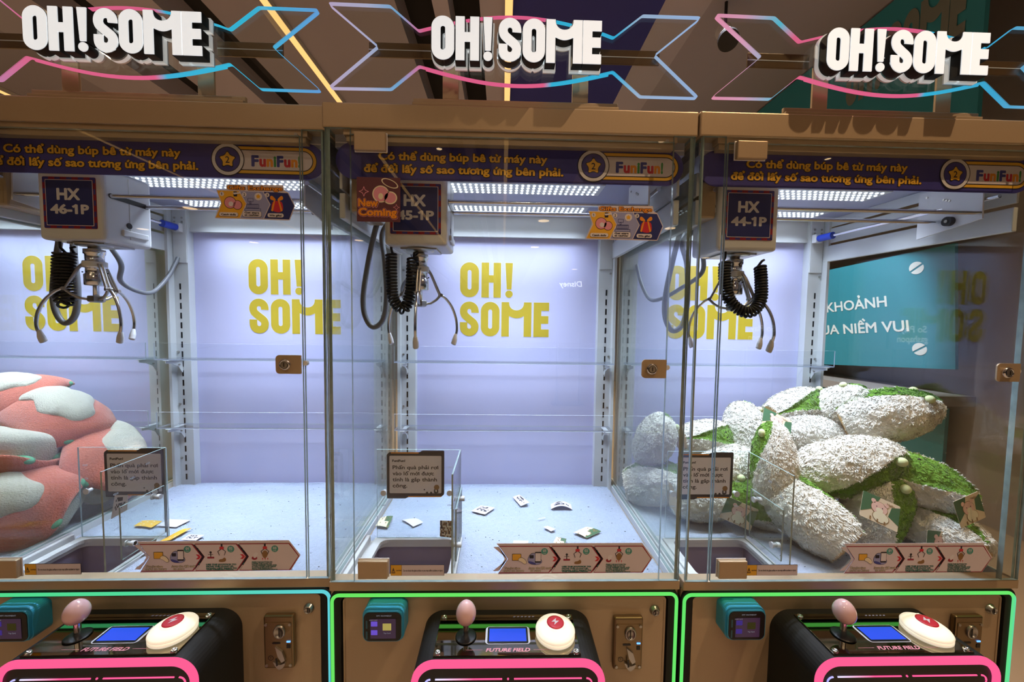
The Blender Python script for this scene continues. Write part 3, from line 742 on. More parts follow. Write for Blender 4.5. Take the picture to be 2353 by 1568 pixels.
def b_gift(x, z):
    def f(b):
        y = -.0072; X = lambda a: x+a*.001; Z = lambda c: z+c*.001    # 180 x 82 mm, lower left corner at (x, z)
        b.poly([roundpoly([(X(28), Z(66)), (X(28), Z(78)), (X(155), Z(80)), (X(157), Z(68)), (X(166), Z(64)), (X(181), Z(34)), (X(168), Z(1)), (X(0), Z(2)), (X(15), Z(37)), (X(6), Z(66))], .002)], y, PINKC, .0006)
        b.poly([[(X(8), Z(64)), (X(56), Z(64)), (X(71), Z(36)), (X(56), Z(4)), (X(3), Z(4)), (X(18), Z(36))]], y-.0002, INKY)
        b.poly([[(X(58), Z(64)), (X(109), Z(64)), (X(124), Z(36)), (X(109), Z(4)), (X(58), Z(4)), (X(73), Z(36))]], y-.0002, INKL)
        b.poly([[(X(111), Z(64)), (X(165), Z(62)), (X(179), Z(34)), (X(167), Z(3)), (X(111), Z(4)), (X(126), Z(36))]], y-.0002, INKN)
        b.text('Gifts Exchange', X(92), Z(67.5), y-.0003, INKD, w=.125, h=.0095, bold=.09); b.text('Gifts Exchange', X(92), Z(67.5), y-.0005, INKO, w=.123, h=.0095, bold=.03)
        for n_, (a, c) in enumerate(((18, 57), (68, 57), (119, 57))): b.poly([circ(X(a), Z(c), .005, 18)], y-.0004, INKW); b.text(str(n_+1), X(a), Z(c-2.8), y-.0006, INKD, h=.0056, bold=.03)
        for a, w_, ts in ((32, .042, ('Catch dolls',)), (84, .042, ('Get stars', 'at cashier')), (137, .036, ('Win gifts!',))):
            hh = .009 if len(ts) == 1 else .0125
            b.poly([rr(X(a)-w_/2-.0006, X(a)+w_/2+.0006, Z(7)-.0008, Z(7)+hh, .0042)], y-.0004, INKD); b.poly([rr(X(a)-w_/2, X(a)+w_/2, Z(7), Z(7)+hh, .004)], y-.0006, INKW)
            for i, t in enumerate(ts[::-1]): b.text(t, X(a), Z(9.2)+i*.0052, y-.0008, INKD, w=w_*.78, h=.0042, bold=.04)
        # plain plush toy, till, present
        for d, mt, k in ((.0012, INKD, 3), (0, INKPK, 4)):
            b.poly([circ(X(36), Z(38), .0125+d, 22)], y-.0001*k, mt); b.poly([circ(X(52), Z(33), .0095+d, 20)], y-.0001*k, mt)
        b.poly([circ(X(38), Z(35), .0055, 16)], y-.0006, INKW); b.poly([rr(X(44), X(52), Z(52), Z(63), .001)], y-.0006, INKD); b.poly([[(X(42), Z(60)), (X(60), Z(62)), (X(60), Z(59)), (X(46), Z(56))]], y-.0007, INKW)
        for a0, a1, c0, c1 in ((68, 104, 20, 26), (72, 100, 26, 36), (79, 83, 36, 41), (75, 88, 41, 49)): b.poly([rr(X(a0), X(a1), Z(c0), Z(c1), .001), rr(X(a0)+.0008, X(a1)-.0008, Z(c0)+.0008, Z(c1)-.0008, .0005)[::-1]], y-.0004, INKN)
        for c in (28, 31, 34): b.poly([rr(X(74), X(98), Z(c), Z(c+.8), 0)], y-.0004, INKN)
        b.poly([circ(X(99), Z(53), .0085, 20)], y-.0004, INKW); b.poly([star(X(99), Z(53), .0062)], y-.0006, INKY)
        b.poly([soften([(X(131), Z(44)), (X(152), Z(44)), (X(155), Z(24)), (X(146), Z(18)), (X(133), Z(20)), (X(127), Z(28))], .2)], y-.0004, INKR)
        for s_ in (-1, 1): b.poly([soften([(X(140), Z(46)), (X(140+s_*12), Z(58)), (X(140+s_*16), Z(48)), (X(140+s_*6), Z(44))], .25)], y-.0006, INKO); b.poly([[(X(140+s_*3), Z(45)), (X(140+s_*9), Z(20)), (X(140+s_*13), Z(22)), (X(140+s_*6), Z(46))]], y-.0006, INKO)
    return f

def marquee(root, key, ramp):
    mq = link('marquee', None, root)
    edge = ramp
    cx = .0065
    def plate(b):
        P = [(-.412, 2.2285), (-.274, 2.227), (-.2115, 2.1763)]
        P += [(-.2115+.4365*t, 2.1763+.0365*math.sin(PI*t)) for t in (i/20 for i in range(1, 20))]+[(.225, 2.1745), (.2893, 2.2245), (.4245, 2.2245), (.3200, 2.139), (.4255, 2.0475), (.2893, 2.0476), (.2253, 2.1002)]
        P += [(.2253-.4355*t, 2.1002-.0355*math.sin(PI*t)) for t in (i/20 for i in range(1, 20))]+[(-.2102, 2.0995), (-.2728, 2.0485), (-.412, 2.047), (-.3016, 2.1397)]
        n = len(P); rad = [0]*n
        for i, p in enumerate(P):
            rad[i] = .012 if abs(p[0]) > .40 else (.004 if p[0] in (-.2115, .225, .2253, -.2102, -.274, .2893, -.2728, -.3016, .32) else 0)
        Q = roundpoly(P, rad)
        b.poly([Q], -.009, GLASS, .010, side=edge)
        # thin lit rim seen on the face
        b.poly([Q, offset(Q, -.0010)[::-1]], -.0094, edge)
    part('acrylic_board', key+'plate', plate, mq)
    def strip(b):
        pts = [(.215-.41*t, -.004, 2.0975-.0335*math.sin(PI*(.025+.95*t))) for t in (i/24 for i in range(25))]
        b.tube(pts, .0035, edge, 8)
    part('light_strip', key+'strip', strip, mq)
    def base(b): b.box(-.2285, .2445, .004, .055, 2.0225, 2.029, PAINT, .001); b.box(-.2285, .2445, .012, .020, 2.029, 2.0415, PAINT, .002)
    part('base_plate', 'mqbase', base, mq)
    for i, (a, c) in enumerate(((-.161, -.1245), (.1375, .1745))):
        part('leg', 'mqleg%d' % i, lambda b, a=a, c=c: b.box(a, c, .0125, .0185, 2.041, 2.135, PAINT, .001), mq)
    def bar(b, ac):
        bm_ = mat('smoked_bar', (96, 74, 48), .3, .2)
        a, c = ac; b.box(a, c, .004, .008, 2.124, 2.156, bm_, .001); b.box(a, c, .0035, .0041, 2.139, 2.141, SEDGE)
    for i, ac_ in enumerate(((-.325, -.18), (.19, .335))): part('support_bar', 'mqbar%d' % i, lambda b, q=ac_: bar(b, q), mq)
    FACE = mat('letter_face', (235, 238, 240), .4, emit=(238, 244, 248), estr=.70)
    HALO = mat('letter_back', (225, 228, 230), .3, emit=(232, 240, 240), estr=.30)
    s_ = .0915
    for ch, ux in SIGN_X:
        def L(b, ch=ch, ux=ux):
            x = -.1765+ux*s_; z = 2.0935
            b.poly(shp(ch, x, z, .0895, s_), -.0420, FACE, .002)
            b.poly(shp(ch, x, z, .0895, s_, .0012), -.0400, MATTE, .0195)
            b.poly(shp(ch, x, z, .0895, s_, .0040), -.0203, HALO, .008)
            b.poly(shp(ch, x, z, .0895, s_, .0040), -.0121, GLASS, .003, side=SEDGE)
        part('letter' if ch != 'dot' else 'letter_dot', 'mql%s%.3f' % (ch, ux), L, mq)
    return mq

def console(root, pink):
    def body(b):
        o = rr(-.199, .208, .30, .8205, .048, 10)
        b.poly([o], -.128, MATTE, .138)
        b.poly([rr(-.19, .199, .309, .8115, .041, 10)], -.129, BLACK, .001)
    c = part('console', 'console', body, root)
    def band(b):
        o = rr(-.200, .209, .299, .8215, .049, 10); i_ = rr(-.186, .195, .313, .8065, .036, 10)
        b.poly([o, i_[::-1]], -.134, pink, .006)
    part('light_band', 'band', band, c)
    GR = glow_ramp('console_line_light', ((0, (150, 150, 255)), (.1, (235, 225, 255)), (.3, (255, 90, 150)), (1, (255, 96, 150))), 1.1, lo=-.18, hi=.19)
    def lines(b):
        z = .7785
        for a, c_ in ((-.150, -.009), (.016, .160)): b.tube([(a, -.1295, z), (c_, -.1295, z)], .0016, GR, 6)
        b.ball((.0035, -.1295, z), .0022, GR)
        for s_, a in ((-1, -.160), (1, .170)):
            b.tube([(a+s_*.012*math.sin(t), -.1295, z-.012*(1-math.cos(t))) for t in (PI/2*i/6 for i in range(7))], .0018, GR, 6)
        for s_, a in ((-1, -.172), (1, .182)): b.tube([(a, -.1295, z-.014), (a, -.1295, .50)], .0016, GR, 6)
    part('light_line', 'lines', lines, c)
    MIR = mat('smoked_mirror', (150, 142, 124), .06, 1., var=.05)
    def panel(b):
        b.box(-.156, .159, -.1235, -.0105, .8205, .8245, MIR, .0008)
        for x in (-.147, .150):
            for y in (-.116, -.019): b.lathe([(.0062, 0), (.006, .003), (.003, .0042), (.003, .003), (.0001, .003)], (x, y, .8245), CHROME, seg=16)
        Mx = Matrix.Translation((0, 0, .8247)) @ Matrix.Rotation(-PI/2, 4, 'X')
        b.text('FUTURE FIELD', .003, -.1135, 0, INKPK, w=.096, h=.0088, bold=.03, shear=.25, M=Mx)
        for x0_, x1_ in ((-.088, -.052), (.058, .098)): b.poly([rr(x0_, x1_, -.1095, -.1088, 0)], 0, INKPK, M=Mx)
        for i in range(6): b.poly([[(.018+i*.009, -.016), (.023+i*.009, -.016), (.021+i*.009, -.019), (.016+i*.009, -.019)]], 0, INKL, M=Mx)
    part('mirror_panel', 'cpanel', panel, c)
    SCR = mat('lcd_screen', (20, 30, 120), .2, emit=(48, 92, 245), estr=.8)
    def lcd(b):
        Mx = Matrix.Translation((0, 0, .8246)) @ Matrix.Rotation(-PI/2, 4, 'X')
        b.poly([roundpoly([(-.047, -.09), (-.047, -.052), (-.042, -.047), (.048, -.047), (.053, -.052), (.053, -.09), (.048, -.095), (-.042, -.095)], .003)], 0, SEDGE, -.0006 and .0004, M=Mx)
        b.poly([rr(-.0425, .0485, -.0935, -.0485, .003)], -.0006, BLACK, M=Mx); b.poly([rr(-.0385, .0445, -.0885, -.0535, .0005)], -.0009, SCR, M=Mx)
    part('lcd_display', 'lcd', lcd, c)
    j = link('joystick', None, root, (-.0909, -.0745, 0))
    PKB = mat('pink_gloss', (226, 188, 190), .12, coat=.6)
    part('shaft', 'jsh', lambda b: b.cyl((0, 0, .8245), (0, 0, .860), .0062, CHROME), j)
    part('dust_disc', 'jd', lambda b: b.lathe([(.0225, 0), (.0235, .0012), (.021, .0026), (.007, .0032)], (0, 0, .8250), BLACK, seg=36), j)
    part('ball_top', 'jb', lambda b: b.lathe([(.0225*math.sin(PI*t)*(1.0-.10*math.cos(PI*t)*-1*(1 if t > .5 else .6)), .0265*-math.cos(PI*t)) for t in (max(.001, min(.999, i/22)) for i in range(23))], (0, 0, .8815), PKB, seg=30, cap=False), j)
    p = link('push_button', None, root, (.1105, -.070, .8246))
    MILK = mat('lit_milk_plastic', (240, 236, 220), .3, emit=(255, 240, 212), estr=.62)
    part('light_ring', 'pb1', lambda b: b.lathe([(.042, 0), (.044, .002), (.044, .0085), (.042, .0095), (.02, .0095)], (0, 0, 0), MILK, seg=48), p)
    part('dome', 'pb2', lambda b: b.lathe([(.0435, .0098), (.0445, .0125), (.042, .0165), (.034, .0215), (.0255, .0245), (.0225, .0250), (.0205, .0285), (.019, .0285)], (0, 0, 0), MILK, seg=48), p)
    def cap(b):
        b.lathe([(.0195, .0275), (.0192, .0296), (.015, .0304), (.0001, .0306)], (0, 0, 0), INKR, seg=36)
        Mx = Matrix.Translation((0, 0, .0312)) @ Matrix.Rotation(-PI/2, 4, 'X')
        b.poly([[(.003, .010), (-.009, -.001), (-.001, -.001), (-.004, -.010), (.009, .002), (.001, .002)]], 0, INKW, M=Mx)
    part('red_cap', 'pb3', cap, p)
    def glowlamp():
        pass

def small_fittings(root, reader_lit):
    def coin(b):
        BR = mat('bronze_plate', (142, 122, 92), .35, .85)
        b.box(.2665, .3385, -.004, .0100, .674, .808, BR, .004)
        b.poly([rr(.271, .334, .679, .793, .004)], -.0050, BR, .002)
        b.lathe([(.017, 0), (.017, .004), (.0155, .0055), (.0125, .0055), (.012, .003), (.0001, .003)], (.306, -.0045, .770), STEEL, (0, -1, 0), 30, sx=.82); b.box(.3048, .3072, -.0082, -.0070, .757, .783, BLACK)
        b.poly([rr(.288, .308, .7385, .7435, .0025)], -.0056, BLACK)
        b.poly([[(.297, .7345), (.313, .722), (.320, .700), (.312, .694), (.303, .709)]], -.0100, STEEL, .005)
        b.poly([soften([(.291, .700), (.297, .686), (.306, .6755), (.317, .683), (.322, .695), (.306, .688)], .2)], -.0110, STEEL, .006)
        b.poly([[(.2985, .7075), (.3025, .7085), (.3045, .689), (.300, .687)]], -.0118, BLACK)
        b.box(.3225, .3315, -.0062, -.0045, .728, .737, BLACK)
        for x in (.274, .331):
            for z in (.684, .788): b.cyl((x, -.0050, z), (x, -.0072, z), .0035, STEEL, 12)
        b.poly([circ(.284, .703, .0065, 18), circ(.284, .703, .0052, 18)[::-1]], -.0054, BLACK); b.text('T', .284, .7, -.0054, BLACK, h=.006)
    part('coin_slot', 'coin', coin, root)
    part('status_light', 'coinled', lambda b: b.box(.3225, .3320, -.0068, -.0050, .7425, .7465, glow('blue_led', (90, 150, 255), 2.5), .001), root)
    part('key_lock', 'key', lambda b: (b.lathe([(.0125, 0), (.0125, .002), (.0095, .004), (.0095, .009), (.008, .0105), (.008, .009), (.0001, .009)], (.3705, .0100, .818), STEEL, (0, -1, 0), 26), b.box(.3698, .3712, -.0003, .002, .813, .823, BLACK)), root)
    TQ = mat('turquoise_plastic', (56, 160, 205), .35)
    r_ = part('card_reader', 'reader', lambda b: (b.poly([rr(-.3375, -.2405, .7765, .8555, .016)], -.028, TQ, .038), b.poly([rr(-.3345, -.2435, .7795, .8525, .014)], -.034, TQ, .007), b.poly([rr(-.3325, -.2455, .7815, .8505, .013)], -.0352, BLACK, .0015)), root)
    def ui(b):
        y = -.0362; ON = .35 if reader_lit else .12
        LI = glow('reader_lilac%d' % reader_lit, (120, 90, 220), ON*2.2); YE = glow('reader_yellow%d' % reader_lit, (225, 205, 110), ON*1.5 if reader_lit else .05); WT = glow('reader_white', (210, 210, 225), .35)
        b.poly([rr(-.317, -.258, .788, .836, .001)], y+.0003, mat('reader_dark', (40, 30, 52), .2, emit=(64, 44, 70), estr=.5))
        for z in (.818, .797): b.poly([rr(-.3155, -.3005, z, z+.012, .001)], y, LI)
        b.poly([rr(-.2885, -.2685, .808, .825, .001)], y, YE)
        b.text('Tap Card', -.2785, .800, y, WT, w=.016, h=.0032); b.text('insert card', -.31, .832, y, WT, w=.018, h=.003); b.text('FPT PAYMENT', -.285, .842, y, WT, w=.035, h=.0032)
        for z0_ in (.786, .812): b.poly([rr(-.3275, -.3235, z0_, z0_+.02, .002)], y+.0004, mat('reader_key', (40, 90, 110), .3))
    part('reader_screen', 'rui%d' % reader_lit, ui, r_)

def shelf(z, x1=.40):
    def f(b):
        pane(b, -.412, x1, DEP-.095, DEP-.034, z, z+.004, SHELFG, SEDGE); pane(b, -.412, x1, DEP-.099, DEP-.0955, z, z+.062, SHELFG, SEDGE)
    return f
def fleece(b):
    nx, ny = 200, 140; x0, x1, y0, y1 = -.4125, .4125, .036, .597; vs_ = []; idx = {}; fs = []
    inside = lambda x, y: not (x < -.131 and y < .218)
    G = [[(x0+(x1-x0)*i/nx, y0+(y1-y0)*j/ny) for j in range(ny+1)] for i in range(nx+1)]
    for i in range(nx+1):
        for j in range(ny+1):
            x, y = G[i][j]
            e = min(x-x0, x1-x, y1-y, y-y0)
            if not inside(x-.012, y-.012): e = min(e, max(x+.131, y-.218))
            h = .010*min(1, max(0, e/.012))**.5
            z = .8745+h+.0028*noise.noise((x*9, y*9, 1))*min(1, e/.02)+.0014*noise.noise((x*60, y*60, 4))+.0016*noise.noise((x*170, y*170, 7))
            idx[i, j] = len(vs_); vs_.append((x, y, z))
    for i in range(nx):
        for j in range(ny):
            cx_ = (G[i][j][0]+G[i+1][j][0])/2; cy_ = (G[i][j][1]+G[i][j+1][1])/2
            if inside(cx_, cy_): fs.append((idx[i, j], idx[i+1, j], idx[i+1, j+1], idx[i, j+1]))
    FL = mat('white_fleece', (172, 185, 208), .95, bump=1., bscale=300, var=.13, vscale=120, sheen=.3)
    b.add(vs_, fs, FL, True)
    rnd = random.Random(5)
    for _ in range(150):
        x = rnd.uniform(-.38, .39); y = rnd.uniform(.05, .55)
        if inside(x-.01, y-.01): b.ball((x, y, .8885), rnd.uniform(.0006, .0016), MATTE, rnd.uniform(.6, 2.2), 1, .5, 6)

def led_lamp(root, y, i):
    if 'lamp%d' % i not in CACHE:
        l = bpy.data.lights.new('led_strip_light', 'AREA'); l.shape = 'RECTANGLE'; l.size = .54; l.size_y = .08; l.energy = (4.9, 2.6)[i]; l.color = lin((222, 234, 255))[:3]; l.spread = math.radians(100)
        CACHE['lamp%d' % i] = l
    o = bpy.data.objects.new('led_strip_light', CACHE['lamp%d' % i]); C.objects.link(o); o.location = (0, y, CEILZ-.0070); o.parent = root
def machine(k, x, y, a, cfg):
    root = link('claw_machine', None, None, (x, y, 0), (0, 0, a))
    tag(root, cfg['label'], 'claw machine', 'claw machines in the row')
    part('cabinet', 'cab', b_cabinet, root); part('prize_well', 'well', b_well, root)
    part('neon_frame', None, lambda b: b_neon(b, glow_ramp('neon_frame_light%d' % k, cfg['neon'], .95, lo=-.43, hi=.43)), root)
    part('top_beam', 'beam', b_beam, root); part('ceiling_panel', 'ceil', b_ceiling, root)
    for i, y0 in enumerate((.245, .462)):
        part('led_panel', 'led%d' % i, b_led(y0), root)
        led_lamp(root, y0+.038, i)
    bo = cfg.get('back', (0, 0))
    part('back_panel', None, lambda b: b_back(b, cfg.get('logo', 0), bo), root)
    for s_ in (-1, 1):
        part('slotted_post', 'post%d' % s_, b_post(s_), root, loc=(bo[s_ > 0], 0, 0)); part('side_rail', 'rail%d' % s_, b_rail(s_), root, loc=(0, -.029*(s_ > 0 and bo[1] < -.02), 0), rot=(0, 0, -bo[1]/.62 if s_ > 0 else 0)); part('rail_trolley', 'trol%d' % s_, b_trolley(s_), root)
        part('side_pane', 'side%d' % s_, b_side(s_), root)
        for z in (1.374, 1.122): part('shelf_bracket', 'br%d%.2f' % (s_, z), b_bracket(s_, z), root, loc=(bo[s_ > 0], 0, 0))
    part('corner_pane', 'fixl', b_fix(-.4235, -.3675), root); part('corner_pane', 'fixr', b_fix(.3745, .4235), root)
    for i, (yy, z) in enumerate(((.074, 1.8275), (.166, 1.8270))): part('chrome_rod', 'rod%d' % i, b_rod(yy, z), root)
    part('banner', None, b_banner(cfg.get('bdx', 0)), root)
    d = part('glass_door', 'door', b_door, root)
    part('hinge_clip', 'clip0', b_clip(.9195, .963), d); part('hinge_clip', 'clip1', b_clip(1.9095, 1.9495), d); part('lock_plate', 'lock', b_lock, d)
    part('step_sticker', None, b_steps(cfg.get('sdx', 0)), d); part('caution_sticker', 'caut', b_caution, d)
    if cfg.get('gift'): part('gift_sticker', None, b_gift(*cfg['gift']), d)
    if cfg.get('new'): part('announcement_sticker', None, b_newcoming, d)
    g = part('chute_guard', 'guard', b_guard, root); [part('bolt', 'bolt%d' % i, b_bolt(i), g) for i in range(4)]; part('notice_sign', 'notice', b_notice, g, loc=(cfg.get('ndx', 0), 0, 0))
    cx = cfg['cx']
    c = part('claw_carriage', None, b_carriage(cx), root)
    part('number_sign', None, b_number(cx, cfg['num']), c)
    part('claw_motor', None, b_claw(cx), c)
    for az in cfg['az']: part('claw_finger', None, b_finger(cx, math.radians(az)), c)
    for nm, pts, r_ in cfg['cords']:
        P = [(px+0*cx, py, pz) for px, py, pz in pts]
        part(nm, None, b_coil(P, r_) if nm == 'coiled_cord' else b_hose(P, r_), c)
    ramp = glow_ramp('board_edge_light%d' % k, cfg['edge'], .8, lo=-.43, hi=.43)
    marquee(root, 'mq%d' % k, ramp)
    console(root, glow('pink_band_light', (255, 96, 150), 1.0)); small_fittings(root, cfg.get('lit', 0))
    return root

HOSE_L = [(-.345, .21, 1.86), (-.376, .20, 1.79), (-.408, .20, 1.636), (-.411, .20, 1.556), (-.388, .20, 1.512), (-.358, .20, 1.532), (-.347, .20, 1.60), (-.352, .20, 1.70), (-.362, .21, 1.77), (-.33, .17, 1.80)]
def hose_r(cx): return [(cx-.05, .180, 1.745), (cx*.4-.18, .235, 1.685), (-.325, .30, 1.640), (-.348, .38, 1.614), (-.360, .45, 1.618), (-.366, .52, 1.680), (-.368, .566, 1.752)]
X0 = {0: (-.8577, .0099, .0097), 1: (0, 0, 0), 2: (.8623, -.0029, .0028), -1: (-1.7154, .0198, .0120)}
CF = {
 -1: dict(label='beige claw machine at the left end, mostly out of view, holding coral plush toys', num='47-1P', cx=-.22, logo=.055, az=(-85, 35, 155), edge=((0, (90, 190, 235)), (1, (90, 190, 235))), neon=((0, (80, 230, 150)), (1, (80, 220, 190))), cords=[]),
 0: dict(label='beige claw machine numbered HX 46-1P with an empty white floor and blue-green light frame', num='46-1P', cx=-.2005, back=(.014, 0), logo=.050, az=(-148, -22, 92), lit=0, sdx=.006, ndx=.045, bdx=-.005, gift=(.181, .0 + 1.757),
     edge=((0, (110, 180, 235)), (.26, (240, 110, 150)), (.57, (245, 105, 150)), (.6, (70, 195, 235)), (.8, (60, 200, 235)), (1, (110, 170, 235))),
     neon=((0, (84, 224, 140)), (.6, (84, 224, 165)), (1, (100, 214, 225))),
     cords=[('coiled_cord', [(-.262, .085, 1.690), (-.266, .085, 1.66), (-.268, .085, 1.60), (-.262, .085, 1.565), (-.250, .088, 1.575), (-.252, .088, 1.62), (-.246, .09, 1.690)], 34)]),
 1: dict(label='beige claw machine numbered HX 45-1P with a green light frame and loose tags inside', num='45-1P', cx=-.232, az=(-84, 30, 156), lit=1, gift=(.1715, 1.7235), new=1,
     edge=((0, (205, 180, 215)), (.12, (190, 190, 220)), (.2, (120, 180, 225)), (.27, (240, 105, 150)), (.58, (245, 105, 150)), (.6, (60, 195, 235)), (.77, (60, 190, 235)), (.83, (170, 195, 225)), (1, (165, 195, 240))),
     neon=((0, (110, 235, 100)), (1, (110, 240, 110))),
     cords=[('coiled_cord', [(-.300, .085, 1.700), (-.300, .085, 1.66), (-.297, .083, 1.60), (-.286, .08, 1.572), (-.266, .08, 1.562), (-.251, .08, 1.60), (-.247, .08, 1.66), (-.246, .082, 1.690)], 36), ]),
 2: dict(label='beige claw machine numbered HX 44-1P full of white and green plush toys', num='44-1P', cx=-.272, back=(-.012, -.044), logo=-.047, az=(-62, 14, 150), lit=0, sdx=-.012, bdx=.022, ndx=.0,
     edge=((0, (245, 150, 180)), (.1, (235, 170, 200)), (.2, (90, 200, 225)), (.24, (245, 110, 150)), (.58, (245, 105, 150)), (.6, (60, 195, 235)), (.8, (70, 180, 225)), (1, (150, 190, 225))),
     neon=((0, (105, 238, 110)), (.98, (110, 240, 110)), (1, (90, 215, 190))),
     cords=[('coiled_cord', [(-.318, .07, 1.690), (-.322, .062, 1.65), (-.318, .05, 1.60), (-.296, .040, 1.570), (-.268, .036, 1.564), (-.243, .040, 1.592), (-.236, .05, 1.64), (-.234, .06, 1.680)], 40)]),
}
CF[0]['cords'] += [('hose', HOSE_L, .0075), ('hose', hose_r(-.2005), .0065)]
CF[1]['cords'] += [('hose', HOSE_L, .0075), ('hose', hose_r(-.232), .0065)]
CF[2]['cords'] += [('hose', HOSE_L, .0075), ('hose', hose_r(-.272), .0065)]
CF[-1]['cords'] += [('hose', HOSE_L, .0075)]
where = {-1: 'in the machine with the coral toys', 0: 'in machine HX 46-1P', 1: 'in machine HX 45-1P', 2: 'in machine HX 44-1P'}
def W(k, p):
    x, y, a = X0[k]; c, s_ = math.cos(a), math.sin(a)
    return Vector((x+p[0]*c-p[1]*s_, y+p[0]*s_+p[1]*c, p[2]))
ROOT = {}
for k in (-1, 0, 1, 2):
    ROOT[k] = machine(k, *X0[k], CF[k])
    x, y, a = X0[k]
    m_ = part('fleece_mat', 'fleece', fleece, None, loc=(x, y, 0), rot=(0, 0, a))
    tag(m_, 'white fleece floor mat '+where[k], 'mat', 'fleece mats in the machines')
    for z, nm in ((1.3745, 'upper'), (1.1225, 'lower')):
        s_ = part('shelf', 'shelf%s%d' % (nm, k == 2), shelf(z, .37 if k == 2 else .40), None, loc=W(k, (0, 0, 0)), rot=(0, 0, a))
        tag(s_, 'narrow clear acrylic shelf on the %s brackets %s' % (nm, where[k]), 'shelf', 'clear shelves on the back walls')

# ------------------------------------------------------------------ the plush toys
FURW = mat('white_fur', (246, 242, 230), .9, var=.08, vscale=60, sheen=.4)
FURG = mat('green_fur', (112, 160, 44), .9, var=.16, vscale=60, sheen=.3)
FURB = mat('cream_plush', (226, 190, 140), .9, bump=.4, bscale=500, var=.06)
NUB = mat('pale_nub', (218, 226, 170), .8)
def blades(b, P, F, mt, n, ln, rng, flow):
    """short bent tufts over a surface"""
    P = np.array(P); T = np.array(F)
    A, B_, D = P[T[:, 0]], P[T[:, 1]], P[T[:, 2]]
    nn = np.cross(B_-A, D-A); ar = np.linalg.norm(nn, axis=1); nn /= np.maximum(ar, 1e-12)[:, None]
    pick = rng.choice(len(T), n, p=ar/ar.sum()); r1 = np.sqrt(rng.random(n)); r2 = rng.random(n)
    c = A[pick]*(1-r1)[:, None]+B_[pick]*(r1*(1-r2))[:, None]+D[pick]*(r1*r2)[:, None]; N = nn[pick]
    cl = np.array([noise.noise_vector(Vector(p)*55) for p in c])
    d = flow[None, :]*.45+cl*1.1+rng.normal(0, .2, (n, 3)); d -= N*np.sum(d*N, 1)[:, None]
    d /= np.maximum(np.linalg.norm(d, axis=1), 1e-9)[:, None]; tip = N*.30+d; tip /= np.linalg.norm(tip, axis=1)[:, None]
    L = ln*(.6+.7*rng.random(n))[:, None]; sd = np.cross(N, d+1e-6); sd /= np.maximum(np.linalg.norm(sd, axis=1), 1e-9)[:, None]
    wd = .0013*(.7+.6*rng.random(n))[:, None]
    p0 = c-sd*wd-N*.001; p1 = c+sd*wd-N*.001; m = c+N*L*.22+tip*L*.4; q0 = m-sd*wd*.8; q1 = m+sd*wd*.8; e = m+tip*L*.55-N*L*.10
    V = np.stack([p0, p1, q0, q1, e], 1).reshape(-1, 3)
    o = len(b.v); i = b.m(mt)
    b.v.extend(map(tuple, V))
    for k in range(n):
        k5 = o+5*k; b.f.append([k5+2, k5+3, k5+1, k5]); b.f.append([k5+4, k5+3, k5+2])
    b.mi.extend([i]*(2*n)); b.sm.extend([True]*(2*n))

